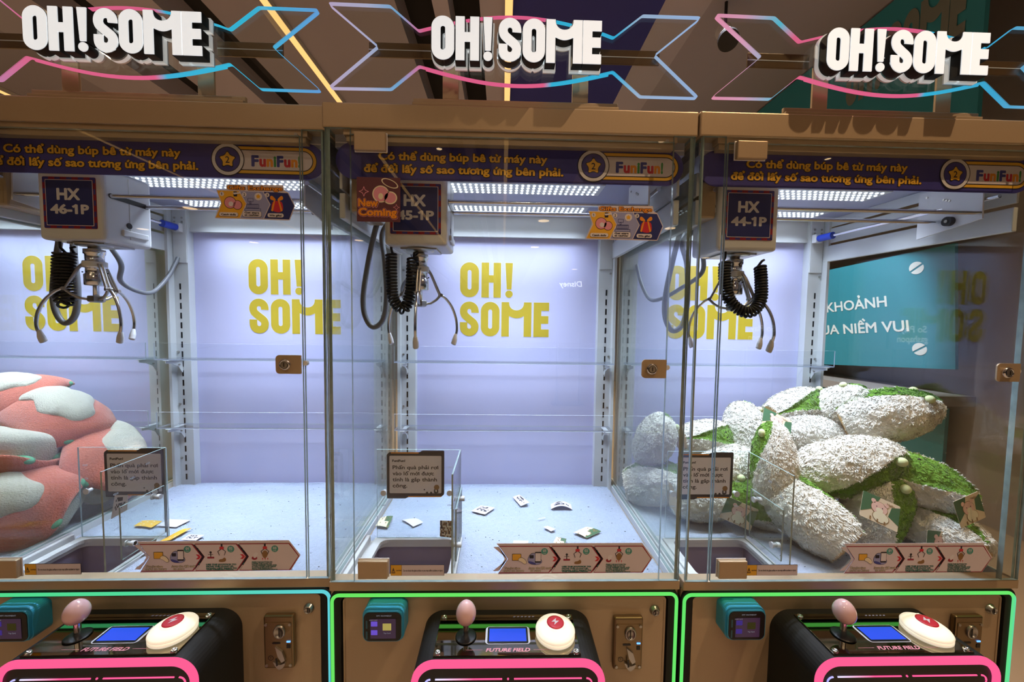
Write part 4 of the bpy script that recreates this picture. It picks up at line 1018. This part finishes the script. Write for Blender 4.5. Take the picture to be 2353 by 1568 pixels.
def pistachio(var):
    """an almond body along x (base at -x); shell parts open along +z to show the green kernel"""
    a, r = .136, .084; nu, nv = 120, 176; rng = np.random.default_rng(7+var)
    open1, open0 = ((1.25, .10), (.85, .05), (1.55, .35))[var]
    pos = {}; reg = {}
    def phi0(x): 
        t = (x/a+.80)/1.75; return 0 if t <= 0 else open0+(open1-open0)*min(1, t)**1.3
    for i in range(nu+1):
        t = PI*i/nu
        for j in range(nv+1):
            ph = -PI+2*PI*j/nv; x = -a*math.cos(t); rho = r*math.sin(t)**.86
            if x < -.80*a: rho = r*math.sin(math.acos(.80))**.86*max(0, math.sin(t)/math.sin(math.acos(.80))); x = -.80*a-.12*(a*.2)*(1-(math.sin(t)/.6)**2)
            f0 = phi0(x); d = f0-abs(ph)
            k = 1.0
            if d > 0: k = 1-.10*min(1, d*r/.012)-.0
            elif d > -.25 and f0 > 0: k = 1+.035*(1+d/.25)
            p = Vector((x, rho*math.sin(ph)*k, rho*math.cos(ph)*k))
            p += p.normalized()*(.0045*noise.noise(p*22+Vector((var*7, 0, 0)))+(.0032*noise.noise(p*95)+.0016*noise.noise(p*210) if x > -.79*a else 0))
            pos[i, j] = p; reg[i, j] = d
    regs = {'shell': [], 'kernel': [], 'base': []}
    for i in range(nu):
        for j in range(nv):
            x = sum(pos[q].x for q in ((i, j), (i+1, j), (i, j+1), (i+1, j+1)))/4
            d = (reg[i, j]+reg[i+1, j]+reg[i, j+1]+reg[i+1, j+1])/4
            nm = 'base' if x < -.802*a else 'kernel' if d > 0 else 'shell'
            regs[nm].append(((i, j), (i, j+1), (i+1, j+1), (i+1, j)))
    out = {}
    for nm, qs in regs.items():
        b = MB(); idx = {}; P = []; T = []
        for q in qs:
            for v in q:
                if v not in idx: idx[v] = len(P); P.append(tuple(pos[v]))
        F = [[idx[v] for v in q] for q in qs]
        c = [0, 0, 0]
        f0_ = F[len(F)//2]; A, B_, D = (Vector(P[f0_[k]]) for k in (0, 1, 2)); nrm = (B_-A).cross(D-A)
        if nrm.dot(A-Vector((0, 0, 0))) < 0: F = [f[::-1] for f in F]
        b.add(P, F, {'shell': FURW, 'kernel': FURG, 'base': FURB}[nm], True)
        for f in F: T += [(f[0], f[1], f[2]), (f[0], f[2], f[3])]
        if nm == 'shell': blades(b, P, T, FURW, 13000, .0075, rng, np.array((-1., 0, 0)))
        if nm == 'kernel': blades(b, P, T, FURG, 6000, .0065, rng, np.array((-1., 0, 0)))
        me = b.mesh(nm)
        out[nm] = me
    b = MB(); zt = r*.86
    for s_ in (-1, 1): b.ball((.055, s_*.012, zt*.955), .0042, BLACK, seg=10)
    b.ball((.047, 0, zt*.985), .003, BLACK, seg=8)
    out['face'] = b.mesh('face')
    for s_, nm in ((-1, 'ear'), (1, 'ear')):
        b = MB(); b.ball((.104, s_*.044, .040), .0125, NUB, seg=16); out['ear%d' % s_] = b.mesh('ear')
    return out
PM = [pistachio(v) for v in range(3)]
FELT = mat('tag_green', (64, 104, 72), .5); CARD = mat('tag_card', (226, 206, 176), .5); BLUSH = mat('tag_blush', (232, 190, 176), .5)
def b_tagcard(w_=.064, h_=.050, k_=1.4):
    def f(b):
        b.poly([rr(-w_/2, w_/2, -h_/2, h_/2, .002)], 0, CARD, .0006, back=INKW); y = -.0003
        b.poly([[(-w_/2, -h_/2+.010), (-w_/2+.020, -h_/2+.024), (-w_/2+.030, h_/2), (-w_/2, h_/2)]], y, FELT)
        b.poly([[(w_/2, h_/2-.004), (w_/2-.014, h_/2-.010), (w_/2-.018, -.004), (w_/2, -.014)]], y, FELT)
        b.poly([circ(-.002, .004, .0125, 24, 1.15), ], y-.0002, INKBR); b.poly([circ(-.002, .004, .0118, 24, 1.15)], y-.0004, BLUSH)
        for s_ in (-1, 1): b.poly([circ(-.002+s_*.011, .0145, .0042, 14)], y-.0004, BLUSH)
        b.poly([circ(.002, -.012, .0105, 22, 1.35)], y-.0003, INKBR); b.poly([circ(.002, -.012, .0098, 22, 1.35)], y-.0005, INKC); b.poly([circ(-.0015, .000, .0048, 16, 1.3)], y-.0006, INKC)
        for s_ in (-1, 1): b.poly([circ(-.002+s_*.005, .006, .0010, 8)], y-.0007, INKD)
        for k in range(3): b.poly([rr(-.016+k*.012, -.0135+k*.012, -.0235, -.017, 0)], y-.0006, INKBR)
        b.text('Hello', w_/2-.016, h_/2-.009, y-.0004, INKBR, h=.0045, bold=.02)
    return f
CACHE['tagcard'] = None
tb = MB(); b_tagcard()(tb); CACHE['tagcard'] = tb.mesh('swing_tag')
GR_P = 'white and green pistachio plush toys'
def plush(k, c, ax, opn, sc, var, label, tags=()):
    """c = centre in machine k; ax = direction of the rounded top end; opn = way the open side faces"""
    X = Vector(ax).normalized(); Z = Vector(opn); Z = (Z-X*Z.dot(X)).normalized(); Y = Z.cross(X)
    root = link('pistachio_plush', None); R = Matrix((X, Y, Z)).transposed().to_4x4()
    root.matrix_world = Matrix.Translation(W(k, c)) @ R @ Matrix.Diagonal((sc[0], sc[1], sc[1], 1))
    tag(root, label, 'plush toy', GR_P)
    for nm, o in PM[var].items():
        link(nm.rstrip('-1'), o, root)
    for (tc, tn, tu) in tags:
        N = Vector(tn).normalized(); U = Vector(tu); U = (U-N*U.dot(N)).normalized(); XX = U.cross(-N) * -1
        M = Matrix((N.cross(U)*-1, -N, U)).transposed().to_4x4(); M.translation = W(k, tc)
        t = link('swing_tag', CACHE['tagcard'], root); t['label'] = 'cream and green card tag'
        t.matrix_parent_inverse = root.matrix_world.inverted(); t.matrix_world = M @ Matrix.Scale(1.4, 4)
    return root
PL = [
    ((.165, .42, 1.235), (1, .15, .28), (-.1, -.85, .45), (.95, .80), 1, 'white almond plush with a narrow green slit at the top left of the pile'),
    ((.270, .38, 1.235), (.25, -.65, .75), (0, .8, .5), (.92, .84), 1, 'round all white plush on top of the pile between two slit toys'),
    ((.330, .27, 1.250), (.80, -.42, .38), (-.45, .05, .9), (1.0, .96), 1, 'white plush tilted up at the top right with green along its upper edge'),
    ((-.010, .43, 1.140), (.05, .25, 1), (.8, .3, .5), (.85, .85), 0, 'white plush standing at the left shoulder of the pile'),
    ((.150, .36, 1.150), (1, -.1, .0), (0, .8, .6), (1.0, .95), 1, 'white plush lying across the pile behind the big green faced toy', [((-.005, .28, 1.222), (.1, -.75, .6), (.5, 0, 1))]),
    ((.165, .215, 1.105), (.80, -.38, .36), (.25, -.90, -.35), (1.10, 1.02), 0, 'big white plush in the middle of the pile showing its dark green face'),
    ((-.045, .235, 1.095), (.05, .15, 1), (-.70, .50, .5), (1.0, .76), 2, 'upright white plush with a green cap at the left front of the pile'),
    ((.330, .150, 1.085), (-.72, .35, .45), (.15, -.70, .70), (.95, .86), 2, 'plush with a wide green patch and a flat cream end at the right', [((.352, .052, 1.055), (.15, -1, .15), (-.25, 0, 1))]),
    ((.010, .170, .990), (-.42, .78, .46), (.66, -.30, .75), (1.05, 1.0), 0, 'white plush with a green stripe and flat cream end pointing at the front glass'),
    ((-.035, .275, .965), (-.75, .1, .25), (-.5, -.6, .45), (1.0, .92), 2, 'half hidden plush with a green left end behind the striped toy', [((-.150, .225, .955), (-.3, -1, .1), (.35, 0, 1))]),
    ((.225, .175, .985), (.25, -.15, 1), (.55, -.85, .05), (1.05, .95), 2, 'white plush with a dark green side standing at the bottom centre', [((.145, .085, 1.035), (-.1, -.85, .45), (.42, 0, 1))]),
    ((.345, .120, .975), (-.15, .85, .30), (-.2, .4, .9), (.90, .86), 0, 'white plush with its flat cream end turned forward at the bottom right', [((.285, .055, .958), (.1, -1, .1), (.15, 0, 1))]),
    ((.335, .275, .985), (.1, -.3, .95), (.5, -.85, .1), (.95, .90), 2, 'plush with a green side squeezed against the right pane at the bottom'),
    ((.285, .245, 1.035), (.45, .1, -.85), (.05, -.95, .25), (.92, .86), 2, 'green backed plush wedged between the face toy and the wide patch toy'),
    ((.335, .36, 1.080), (.6, .3, .5), (0, 1, .3), (.9, .9), 1, 'white plush deep in the pile under the tilted top toy'),
    ((-.105, .345, 1.050), (.95, .05, .1), (.1, -.35, -.9), (.9, .86), 1, 'white plush with a green underside left of the upright toy'),
    ((-.150, .43, 1.125), (1, .1, .05), (0, -.85, .40), (.85, .75), 1, 'white plush with a bright green slit at the far left of the pile top'),
    ((-.215, .315, .965), (1, .05, .05), (0, 1, .4), (.9, .88), 1, 'white plush lying behind the prize chute of the right machine'),
    ((-.330, .44, 1.110), (.2, -.3, .9), (.9, .4, .2), (.8, .8), 1, 'white plush against the left pane of the right machine, upper of two'),
    ((-.335, .42, .965), (.9, -.3, .2), (.3, -.2, .9), (.9, .9), 1, 'white plush against the left pane of the right machine, lower of two'),
    ((.130, .42, .985), (1, 0, 0), (0, -.3, 1), (1.0, 1.0), 0, 'buried plush at the back of the pile under the lying white toy'),
]
for p in PL: plush(2, *p)
CORAL = mat('coral_plush', (208, 108, 84), .95, bump=1., bscale=260, var=.07, vscale=40, sheen=.5)
RICE = mat('white_plush', (206, 199, 182), .95, bump=1., bscale=260, var=.06, vscale=40, sheen=.5)
MINT = mat('mint_felt', (98, 170, 132), .85, bump=.3, bscale=420)
def soft_block(b, sx, sy, sz, mt, e=.55, bend=0, bx=0, seed=0, wavy=0, nu=32, nv=56, zoff=0):
    """a stuffed rounded block: superellipsoid, bent over like a draped slice"""
    vs_ = []; fs = []; pw = lambda v, k: math.copysign(abs(v)**k, v)
    for i in range(nu+1):
        t = -PI/2+PI*i/nu
        for j in range(nv):
            p = 2*PI*j/nv
            x = sx*pw(math.cos(t), e)*pw(math.cos(p), e); y = sy*pw(math.cos(t), e)*pw(math.sin(p), e); z = sz*pw(math.sin(t), e)
            y += wavy*math.sin(x*55)*(1 if y > 0 else -1)*(abs(y)/sy)
            q = Vector((x, y, z-bend*y*y-bx*x*x+zoff)); q += q.normalized()*.006*noise.noise(q*18+Vector((seed*5, 0, 0)))
            vs_.append(q)
    for i in range(nu):
        for j in range(nv): fs.append((i*nv+j, i*nv+(j+1) % nv, (i+1)*nv+(j+1) % nv, (i+1)*nv+j))
    b.add(vs_, fs, mt, True)
def coral_parts():
    o = {}
    b = MB(); soft_block(b, .125, .082, .066, RICE, .62, 1.0, .8, 1); o['body'] = b.mesh('body')
    b = MB(); soft_block(b, .150, .108, .026, CORAL, .6, 5.0, 2.2, 2, zoff=.072); o['coral_top'] = b.mesh('coral_top')
    b = MB(); soft_block(b, .118, .060, .020, RICE, .75, 5.0, 2.2, 3, wavy=.010, zoff=.092); o['cream_layer'] = b.mesh('cream_layer')
    for s_ in (-1, 1):
        b = MB(); b.ball((.118, s_*.05, .010), .026, MINT, 1.3, .8, .55, 16); o['mint_foot%d' % s_] = b.mesh('mint_foot')
    return o
CP = coral_parts()
def coral(c, ax, opn, sc, label, card=None):
    X = Vector(ax).normalized(); Z = Vector(opn); Z = (Z-X*Z.dot(X)).normalized(); Y = Z.cross(X)
    root = link('coral_plush', None)
    root.matrix_world = Matrix.Translation(W(-1, c)) @ Matrix((X, Y, Z)).transposed().to_4x4() @ Matrix.Scale(sc, 4)
    tag(root, label, 'plush toy', 'coral and white plush toys')
    for nm, o in CP.items(): link(nm.rstrip('-1'), o, root)
    if card:
        M = Matrix.Translation(W(-1, card[0])) @ Matrix.Rotation(card[1], 4, 'Z') @ Matrix.Rotation(card[2], 4, 'Y')
        t = link('swing_tag', CACHE['tagcard'], root); t['label'] = 'cream and green card tag'; t.matrix_parent_inverse = root.matrix_world.inverted(); t.matrix_world = M
for q in [
    ((.03, .42, 1.225), (1, .1, .25), (.1, -.35, .9), 1.0, 'coral plush with a white belly at the very top of the coral pile'),
    ((.20, .40, 1.175), (.9, -.2, -.35), (.55, -.25, .8), 1.0, 'coral plush with a cream layer sloping down behind the lying toy'),
    ((.17, .26, 1.115), (1, .05, -.10), (.05, -.25, -.95), 1.05, 'white and coral plush lying upside down across the middle of the coral pile', ((.262, .20, 1.035), .35, -.25)),
    ((.325, .40, 1.035), (.55, -.55, -.35), (.60, .40, .65), 1.12, 'large white plush with a coral hood leaning at the right of the coral pile'),
    ((.16, .16, 1.06), (.3, -.8, .2), (.8, .2, .2), 1.0, 'white plush with coral edges at the far left below the lying toy'),
    ((.27, .20, .965), (1, .12, .05), (.1, -.55, .55), 1.12, 'coral and white plush with mint feet at the bottom of the coral pile'),
    ((.10, .38, 1.0), (.8, .5, .1), (0, -.5, .8), 1.0, 'coral plush in shadow behind the card tag of the coral pile')]: coral(*q)
# ------------------------------------------------------------------ loose tags on the floors
def paper(k, P, z, style, label, curl=0., nx=14, ny=10, lift=0., name='paper_tag', group=None):
    """P = corners (x, y) or (x, y, z) of one small printed card"""
    b = MB(); Q = [Vector((p[0], p[1], p[2] if len(p) > 2 else z)) for p in P]
    if len(Q) == 3: Q = Q[:2]+[Q[2]+(Q[1]-Q[0])*.02, Q[2]]
    c = sum(Q, Vector())/4; rnd = random.Random(style+str(round(c.x, 3)))
    G = []
    for i in range(nx+1):
        for j in range(ny+1):
            s_, t = i/nx, j/ny
            p = Q[0]*(1-s_)*(1-t)+Q[1]*s_*(1-t)+Q[2]*s_*t+Q[3]*(1-s_)*t
            up_ = Vector((0, 0, 1)) if len(P[0]) < 3 else Vector((0, -1, 0))
            G.append(p+up_*(curl*math.sin(PI*s_)+lift*t)-Vector(c))
    up_ = Vector((0, 0, 1)) if len(P[0]) < 3 else Vector((0, -1, 0))
    pal = {'white': (INKW,), 'bar': (INKW, INKD), 'green': (INKC, FELT, INKBR), 'yellow': (INKY, INKW), 'brown': (INKBR, INKC, INKD)}[style]
    def cell(i, j):
        if style == 'white': return pal[0]
        if style == 'bar': return pal[1] if (3 <= j <= 5 and 2 <= i < nx-2 and rnd.random() < .6) or (j in (7, 8) and 2 <= i < nx-5 and rnd.random() < .7) else pal[0]
        if style == 'green':
            if i > nx*.45 and (j > ny*.45 or i > nx*.8): return pal[2] if rnd.random() < .1 else pal[1]
            return pal[2] if rnd.random() < .10 and 2 < i < nx-2 else pal[0]
        if style == 'yellow': return pal[1] if rnd.random() < .04 else pal[0]
        return pal[1] if (noise.noise((i*.55, j*.6, 2)) > .02) else (pal[2] if noise.noise((i*.5, j*.5, 9)) > .25 else pal[0])
    n1 = ny+1
    for i in range(nx):
        for j in range(ny): b.add([G[i*n1+j], G[(i+1)*n1+j], G[(i+1)*n1+j+1], G[i*n1+j+1]], [(0, 1, 2, 3)], cell(i, j))
    th = up_*-.0007
    b.add([g+th for g in G], [(i*n1+j, i*n1+j+1, (i+1)*n1+j+1, (i+1)*n1+j) for i in range(nx) for j in range(ny)], pal[0])
    bd = [i*n1 for i in range(nx+1)]+[nx*n1+j for j in range(1, n1)]+[i*n1+ny for i in range(nx-1, -1, -1)]+[j for j in range(ny-1, 0, -1)]
    for a, c_ in zip(bd, bd[1:]+bd[:1]): b.add([G[a], G[c_], G[c_]+th, G[a]+th], [(0, 1, 2, 3)], pal[0])
    o = link(name, b.mesh(name), None, W(k, c), (0, 0, X0[k][2])); tag(o, label, 'tag', group or 'loose tags on the white fleece'); return o
ZF = .8910
paper(1, [(-.116, .361), (-.068, .338), (-.036, .384), (-.085, .400)], ZF, 'bar', 'flat white barcode tag on the fleece just right of the chute guard')
paper(1, [(.0272, .464), (.054, .396), (.0843, .410), (.052, .470)], ZF, 'bar', 'white printed tag curled up at one corner, farthest back on the fleece', curl=-.0, lift=.006)
paper(1, [(.157, .375), (.229, .372), (.231, .408), (.160, .409)], ZF, 'bar', 'white barcode tag arched like a bridge on the fleece', curl=.012)
paper(1, [(.1182, .262), (.1387, .2366), (.1557, .2486), (.132, .268)], ZF, 'white', 'small blank white tag with a loop strip in front of the arched barcode tag')
paper(1, [(.0836, .2730), (.0850, .2690), (.124, .2580), (.122, .2625)], ZF+.0006, 'white', 'thin white paper strip lying against the small blank tag', 8, 2) if False else None
paper(1, [(.2067, .2301), (.2409, .2), (.2943, .2364), (.252, .2618)], ZF, 'green', 'cream and green picture tag on the fleece near the front right', curl=.003)
paper(1, [(-.405, .268), (-.3634, .2556), (-.3678, .3282), (-.405, .3146)], ZF, 'green', 'cream and green picture tag behind the prize chute beside the left pane', curl=.003)
paper(1, [(-.3328, .3044), (-.2871, .2631), (-.2616, .2893), (-.2927, .3147)], ZF, 'white', 'blank white square tag behind the prize chute', curl=.002)
paper(1, [(.1063, .3117), (.1075, .3090), (.1310, .3175), (.1301, .3205)], ZF, 'white', 'tiny white paper strip between the arched tag and the small blank tag', nx=4, ny=2)
paper(1, [(.138, .178), (.170, .165), (.1789, .1900), (.150, .200)], ZF, 'green', 'cream and green tag peeking over the top of the step sticker', lift=.004)
paper(1, [(.020, .165), (.060, .155), (.0663, .1868), (.0223, .1880)], ZF, 'white', 'blank white tag half hidden behind the left arrow of the step sticker')
paper(1, [(-.1953, .2075, .8920), (-.1600, .2075, .8880), (-.1600, .2075, .9393), (-.1953, .2075, .9408)], 0, 'brown', 'brown patterned tag standing upright in the back corner of the chute')
paper(0, [(-.2798, .2605), (-.2179, .2500), (-.2178, .2882), (-.2822, .2914)], ZF, 'yellow', 'yellow tag lying on the fleece behind the chute in machine HX 46-1P', curl=.002)
paper(0, [(-.215, .262), (-.1461, .2524), (-.1367, .2944), (-.205, .2996)], ZF, 'white', 'blank white tag beside the yellow tag in machine HX 46-1P')
paper(0, [(-.1295, .175), (-.105, .182), (-.095, .245), (-.118, .240)], ZF+.001, 'yellow', 'narrow yellow tag along the right side of the chute guard')
paper(0, [(-.128, .120), (-.085, .128), (-.092, .166), (-.128, .160)], ZF, 'bar', 'white barcode tag beside the chute guard in front of the yellow tag', curl=.003)
paper(0, [(-.0779, .185), (-.032, .18), (-.030, .2085), (-.076, .2120)], ZF, 'bar', 'white barcode tag on the fleece right above the first arrow of the step sticker')
paper(0, [(-.293, .208, .940), (-.246, .208, .9686), (-.2421, .208, 1.012), (-.279, .208, 1.0121)], 0, 'bar', 'white barcode tag hanging crooked inside the chute guard')

# ------------------------------------------------------------------ the mall around the machines
def struct(name, fn, label=None):
    b = MB(); fn(b); o = link(name, b.mesh(name)); o['kind'] = 'structure'; o['label'] = label or name.replace('_', ' '); return o
TILE = mat('beige_floor_tile', (176, 160, 142), .22, var=.10, vscale=1.5)
CG = mat('taupe_ceiling', (146, 140, 150), .8, var=.05, vscale=2); CG2 = mat('grey_ceiling', (164, 158, 170), .8, var=.05, vscale=2)
CDK = mat('black_ceiling_slot', (18, 15, 16), .9); CNV = mat('navy_ceiling', (40, 44, 126), .7, var=.05, vscale=2); WG = mat('grey_wall', (150, 142, 140), .85, var=.06, vscale=1.2)
WBR = mat('brown_wall', (98, 82, 74), .85, var=.05, vscale=1.5)
TEAL = mat('teal_board', (50, 142, 162), .6, var=.05, vscale=2)
struct('floor', lambda b: b.box(-14, 14, -26, 9, -.1, 0, TILE), 'beige polished mall floor')
bands = [(-14, -4.6, CG), (-4.6, -3.9, CG2), (-3.9, -3.45, CDK), (-3.45, -2.9, CG2), (-2.9, -2.5, CDK), (-2.5, -.92, CG), (-.92, -.62, CDK), (-.62, -.49, CG2), (-.49, -.235, CDK), (-.235, -.002, CG2), (.03, 1.25, CNV), (1.25, 1.62, CG2), (1.62, 3.05, CG), (3.05, 14, CG)]
def ceil_f(b):
    for x0, x1, m_ in bands:
        zz = CEIL+.25 if m_ is CDK else CEIL
        b.box(x0, x1, -26, 9, zz, CEIL+.35, m_)
    b.box(-.002, .03, -26, 9, CEIL+.02, CEIL+.35, CG)
struct('ceiling', ceil_f, 'banded mall ceiling with dark slots and a navy strip')
struct('wall_back', lambda b: b.box(-14, 14, 8.8, 9, 0, CEIL, WG), 'grey far wall behind the machines')
struct('wall_left', lambda b: b.box(-14.2, -14, -26, 9, 0, CEIL, WG))
struct('wall_far', lambda b: b.box(-14, 14, -26.2, -26, 0, CEIL, WBR))
struct('wall_right', lambda b: (b.box(3.74, 3.9, 1.0, 9, 0, CEIL, WG), b.box(14, 14.2, -26, 9, 0, CEIL, WG), b.box(3.8, 14, 1.0, 1.2, 0, CEIL, WBR)), 'grey wall to the right of the machines')
WL = glow('warm_line_light', (255, 196, 118), 1.3)
for x, nm in ((.003, 'warm linear ceiling light beside the navy ceiling strip'), (-1.95, 'warm linear ceiling light above the left machine sign'), (-5.75, 'warm linear ceiling light at the far left edge')):
    b = MB(); b.box(-.034, .034, -12, 8.5, -.012, .03, mat('light_housing', (190, 185, 178), .5)); b.box(-.030, .030, -11.98, 8.48, -.016, -.011, WL)
    o = link('linear_light', b.mesh('linear_light'), None, (x, 0, CEIL-.033)); tag(o, nm, 'ceiling light', 'warm linear ceiling lights')
DL = glow('downlight_disc', (255, 214, 160), 10.)
def downlight(x, y, label):
    if 'dl' not in CACHE:
        r = link('downlight', None); b = MB(); b.lathe([(.125, 0), (.125, -.012), (.10, -.014), (.095, .0)], (0, 0, 0), WPLAS, seg=28); b2 = MB(); b2.lathe([(.0001, 0), (.094, 0)], (0, 0, -.006), DL, seg=28, cap=False)
        CACHE['dl'] = (b.mesh('trim_ring'), b2.mesh('lens'))
    else: r = link('downlight', None)
    r.location = (x, y, CEIL); r.scale = (1.5, 1.5, 1) if y < -7 else (.45, .45, 1); link('trim_ring', CACHE['dl'][0], r); link('lens', CACHE['dl'][1], r)
    tag(r, label, 'ceiling light', 'round downlights in the hall')
for i, (x, y) in enumerate(((1.5, -.75), (-1.5, -1.9), (.2, -2.6), (1.5, 1.9), (-3.2, 3.4), (-.1, 4.2), (1.6, 5.5), (-7, 3), (-1.2, 1.7), (-4, -4.5), (-1, -5), (2.2, -4.6), (5, -5), (-3, -9), (1, -9), (4.5, -9.5), (-7.3, -8.6), (-8.35, -12.7), (-4.77, -11.9), (1.07, -12.5), (8, -14), (-10.5, -11), (3.5, -18))):
    downlight(x, y, 'round warm downlight in the hall ceiling behind the viewer' if y < 0 else 'added round warm downlight for fill light in the ceiling behind the machines')  # fixtures behind the machines are added to match the fill spots
r = link('track_spotlight', None, None, (1.74, 2.25, CEIL)); tag(r, 'white cylinder spotlight with a black ring hanging from the ceiling behind the right sign', 'spotlight')
part('stem', None, lambda b: b.cyl((0, 0, 0), (0, 0, -.2), .012, BLACK), r)
part('housing', None, lambda b: b.cyl((.02, .06, -.18), (-.03, -.10, -.36), .062, WPLAS, 24), r)
part('black_ring', None, lambda b: b.cyl((-.026, -.088, -.346), (-.036, -.118, -.380), .075, BLACK, 24), r)
# the teal boards by the right wall
def board(name, P, label, fn=None, th=.03):
    o_ = Vector(P[0]); U = (Vector(P[1])-o_); Vv = (Vector(P[2])-o_); wd, ht = U.length, Vv.length
    U.normalize(); N = U.cross(Vv).normalized(); Vn = N.cross(U)
    sh = Vv.dot(U)/Vv.dot(Vn)
    b = MB(); S_ = lambda a, c: (a+sh*c, c)
    b.poly([[S_(0, 0), S_(wd, 0), S_(wd, ht), S_(0, ht)]], 0, TEAL, th)
    if fn: fn(b, wd, ht)
    o = link(name, b.mesh(name)); M = Matrix((U, -N, Vn)).transposed().to_4x4(); M.translation = o_; o.matrix_world = M
    tag(o, label, 'sign board', 'teal boards by the right wall'); return o
def words(b, wd, ht):
    T_ = mat('board_lettering', (226, 236, 238), .6)
    b.text('TỪNG KHOẢNH', wd*.782, ht*.560, -.004, T_, w=.97, h=.098, bold=.02, align='r')
    b.text('CỦA NIỀM VUI', wd*.858, ht*.325, -.004, T_, w=.88, h=.098, bold=.02, align='r')
    for xx, z in ((.904, .86), (.889, .165)):
        c = (wd*xx, ht*z); q = .052
        b.poly([[(c[0]+q*math.cos(t), c[1]+q*math.sin(t)) for t in (math.radians(38+164*i/14) for i in range(15))]], -.004, T_)
        b.poly([[(c[0]+q*math.cos(t), c[1]+q*math.sin(t)) for t in (math.radians(218+164*i/14) for i in range(15))]], -.004, T_)
sg = board('teal_sign', [(3.29, 3.95, 1.04), (3.555, 2.005, 1.195), (3.21, 3.95, 2.02)], 'teal board with two lines of white Vietnamese lettering behind the glass of the right machine', words)
part('wall_arm', None, lambda b: (b.box(.9, .96, .03, .40, .55, .61, WPLAS, .004), b.box(.9, .96, .30, .40, .40, .76, WPLAS, .004)), sg)
board('teal_board', [(3.6, 5.4, .24), (3.62, 2.1, .32), (3.6, 5.4, .78)], 'plain teal board low on the right wall under the grey ledge')
def ohs(b, wd, ht):
    T_ = mat('dull_lettering', (120, 128, 124), .7); x = wd-.98; hh = .44
    for ch, ux in SIGN_X:
        b.poly(shp(ch, x+ux*.22, ht-.62, hh, .22), -.004, T_)
board('teal_banner', [(3.02, 6.5, 2.55), (3.02, 1.56, 2.55), (3.02, 6.5, 4.08)], 'teal banner with dull grey shop lettering high behind the right sign', ohs)
b = MB(); b.box(3.25, 3.735, 2.0, 6.0, .90, .98, mat('grey_ledge', (150, 146, 146), .6)); o = link('wall_ledge', b.mesh('wall_ledge')); tag(o, 'grey ledge along the right wall between the two teal boards', 'ledge')
# lit shop signs across the hall, seen mirrored in the door glass
def shop_sign(x, y, z, lines, w_, h_, s_, label, dark=True):
    r = link('shop_sign', None, None, (x, y, z)); tag(r, label, 'sign')
    n = len(lines)
    part('backing_board', None, lambda b: b.box(-w_*.75, w_*.75, -.06, -.01, -h_*1.1, h_*(1.5*n+.3), MATTE, .005), r)
    part('lettering', None, lambda b: [b.text(t, 0, (n-1-i)*h_*1.45, .0, glow('sign_glow%.1f' % s_, (245, 246, 255), s_), w=w_*(len(t)/max(len(q) for q in lines)), h=h_, bold=.02, shear=.12, mirror=True, depth=0) for i, t in enumerate(lines)], r)
    part('stand', None, lambda b: (b.cyl((-w_*.5, -.04, -z), (-w_*.5, -.04, -h_), .02, MATTE), b.cyl((w_*.5, -.04, -z), (w_*.5, -.04, -h_), .02, MATTE), b.box(-w_*.7, w_*.7, -.2, .1, -z, -z+.02, MATTE)), r)
shop_sign(1.2, -6.0, 2.16, ('Disney',), .42, .10, 7., 'lit white shop sign across the hall, mirrored in the middle door')
shop_sign(7.9, -6.2, 1.22, ('So Play', 'gashapon'), .62, .13, 1.6, 'lit sign across the hall, mirrored in the right door near its lock')
shop_sign(4.95, -6.2, 1.22, ('So Play', 'gashapon'), .55, .12, 1.2, 'lit sign across the hall, mirrored in the right machine beside the slotted post')
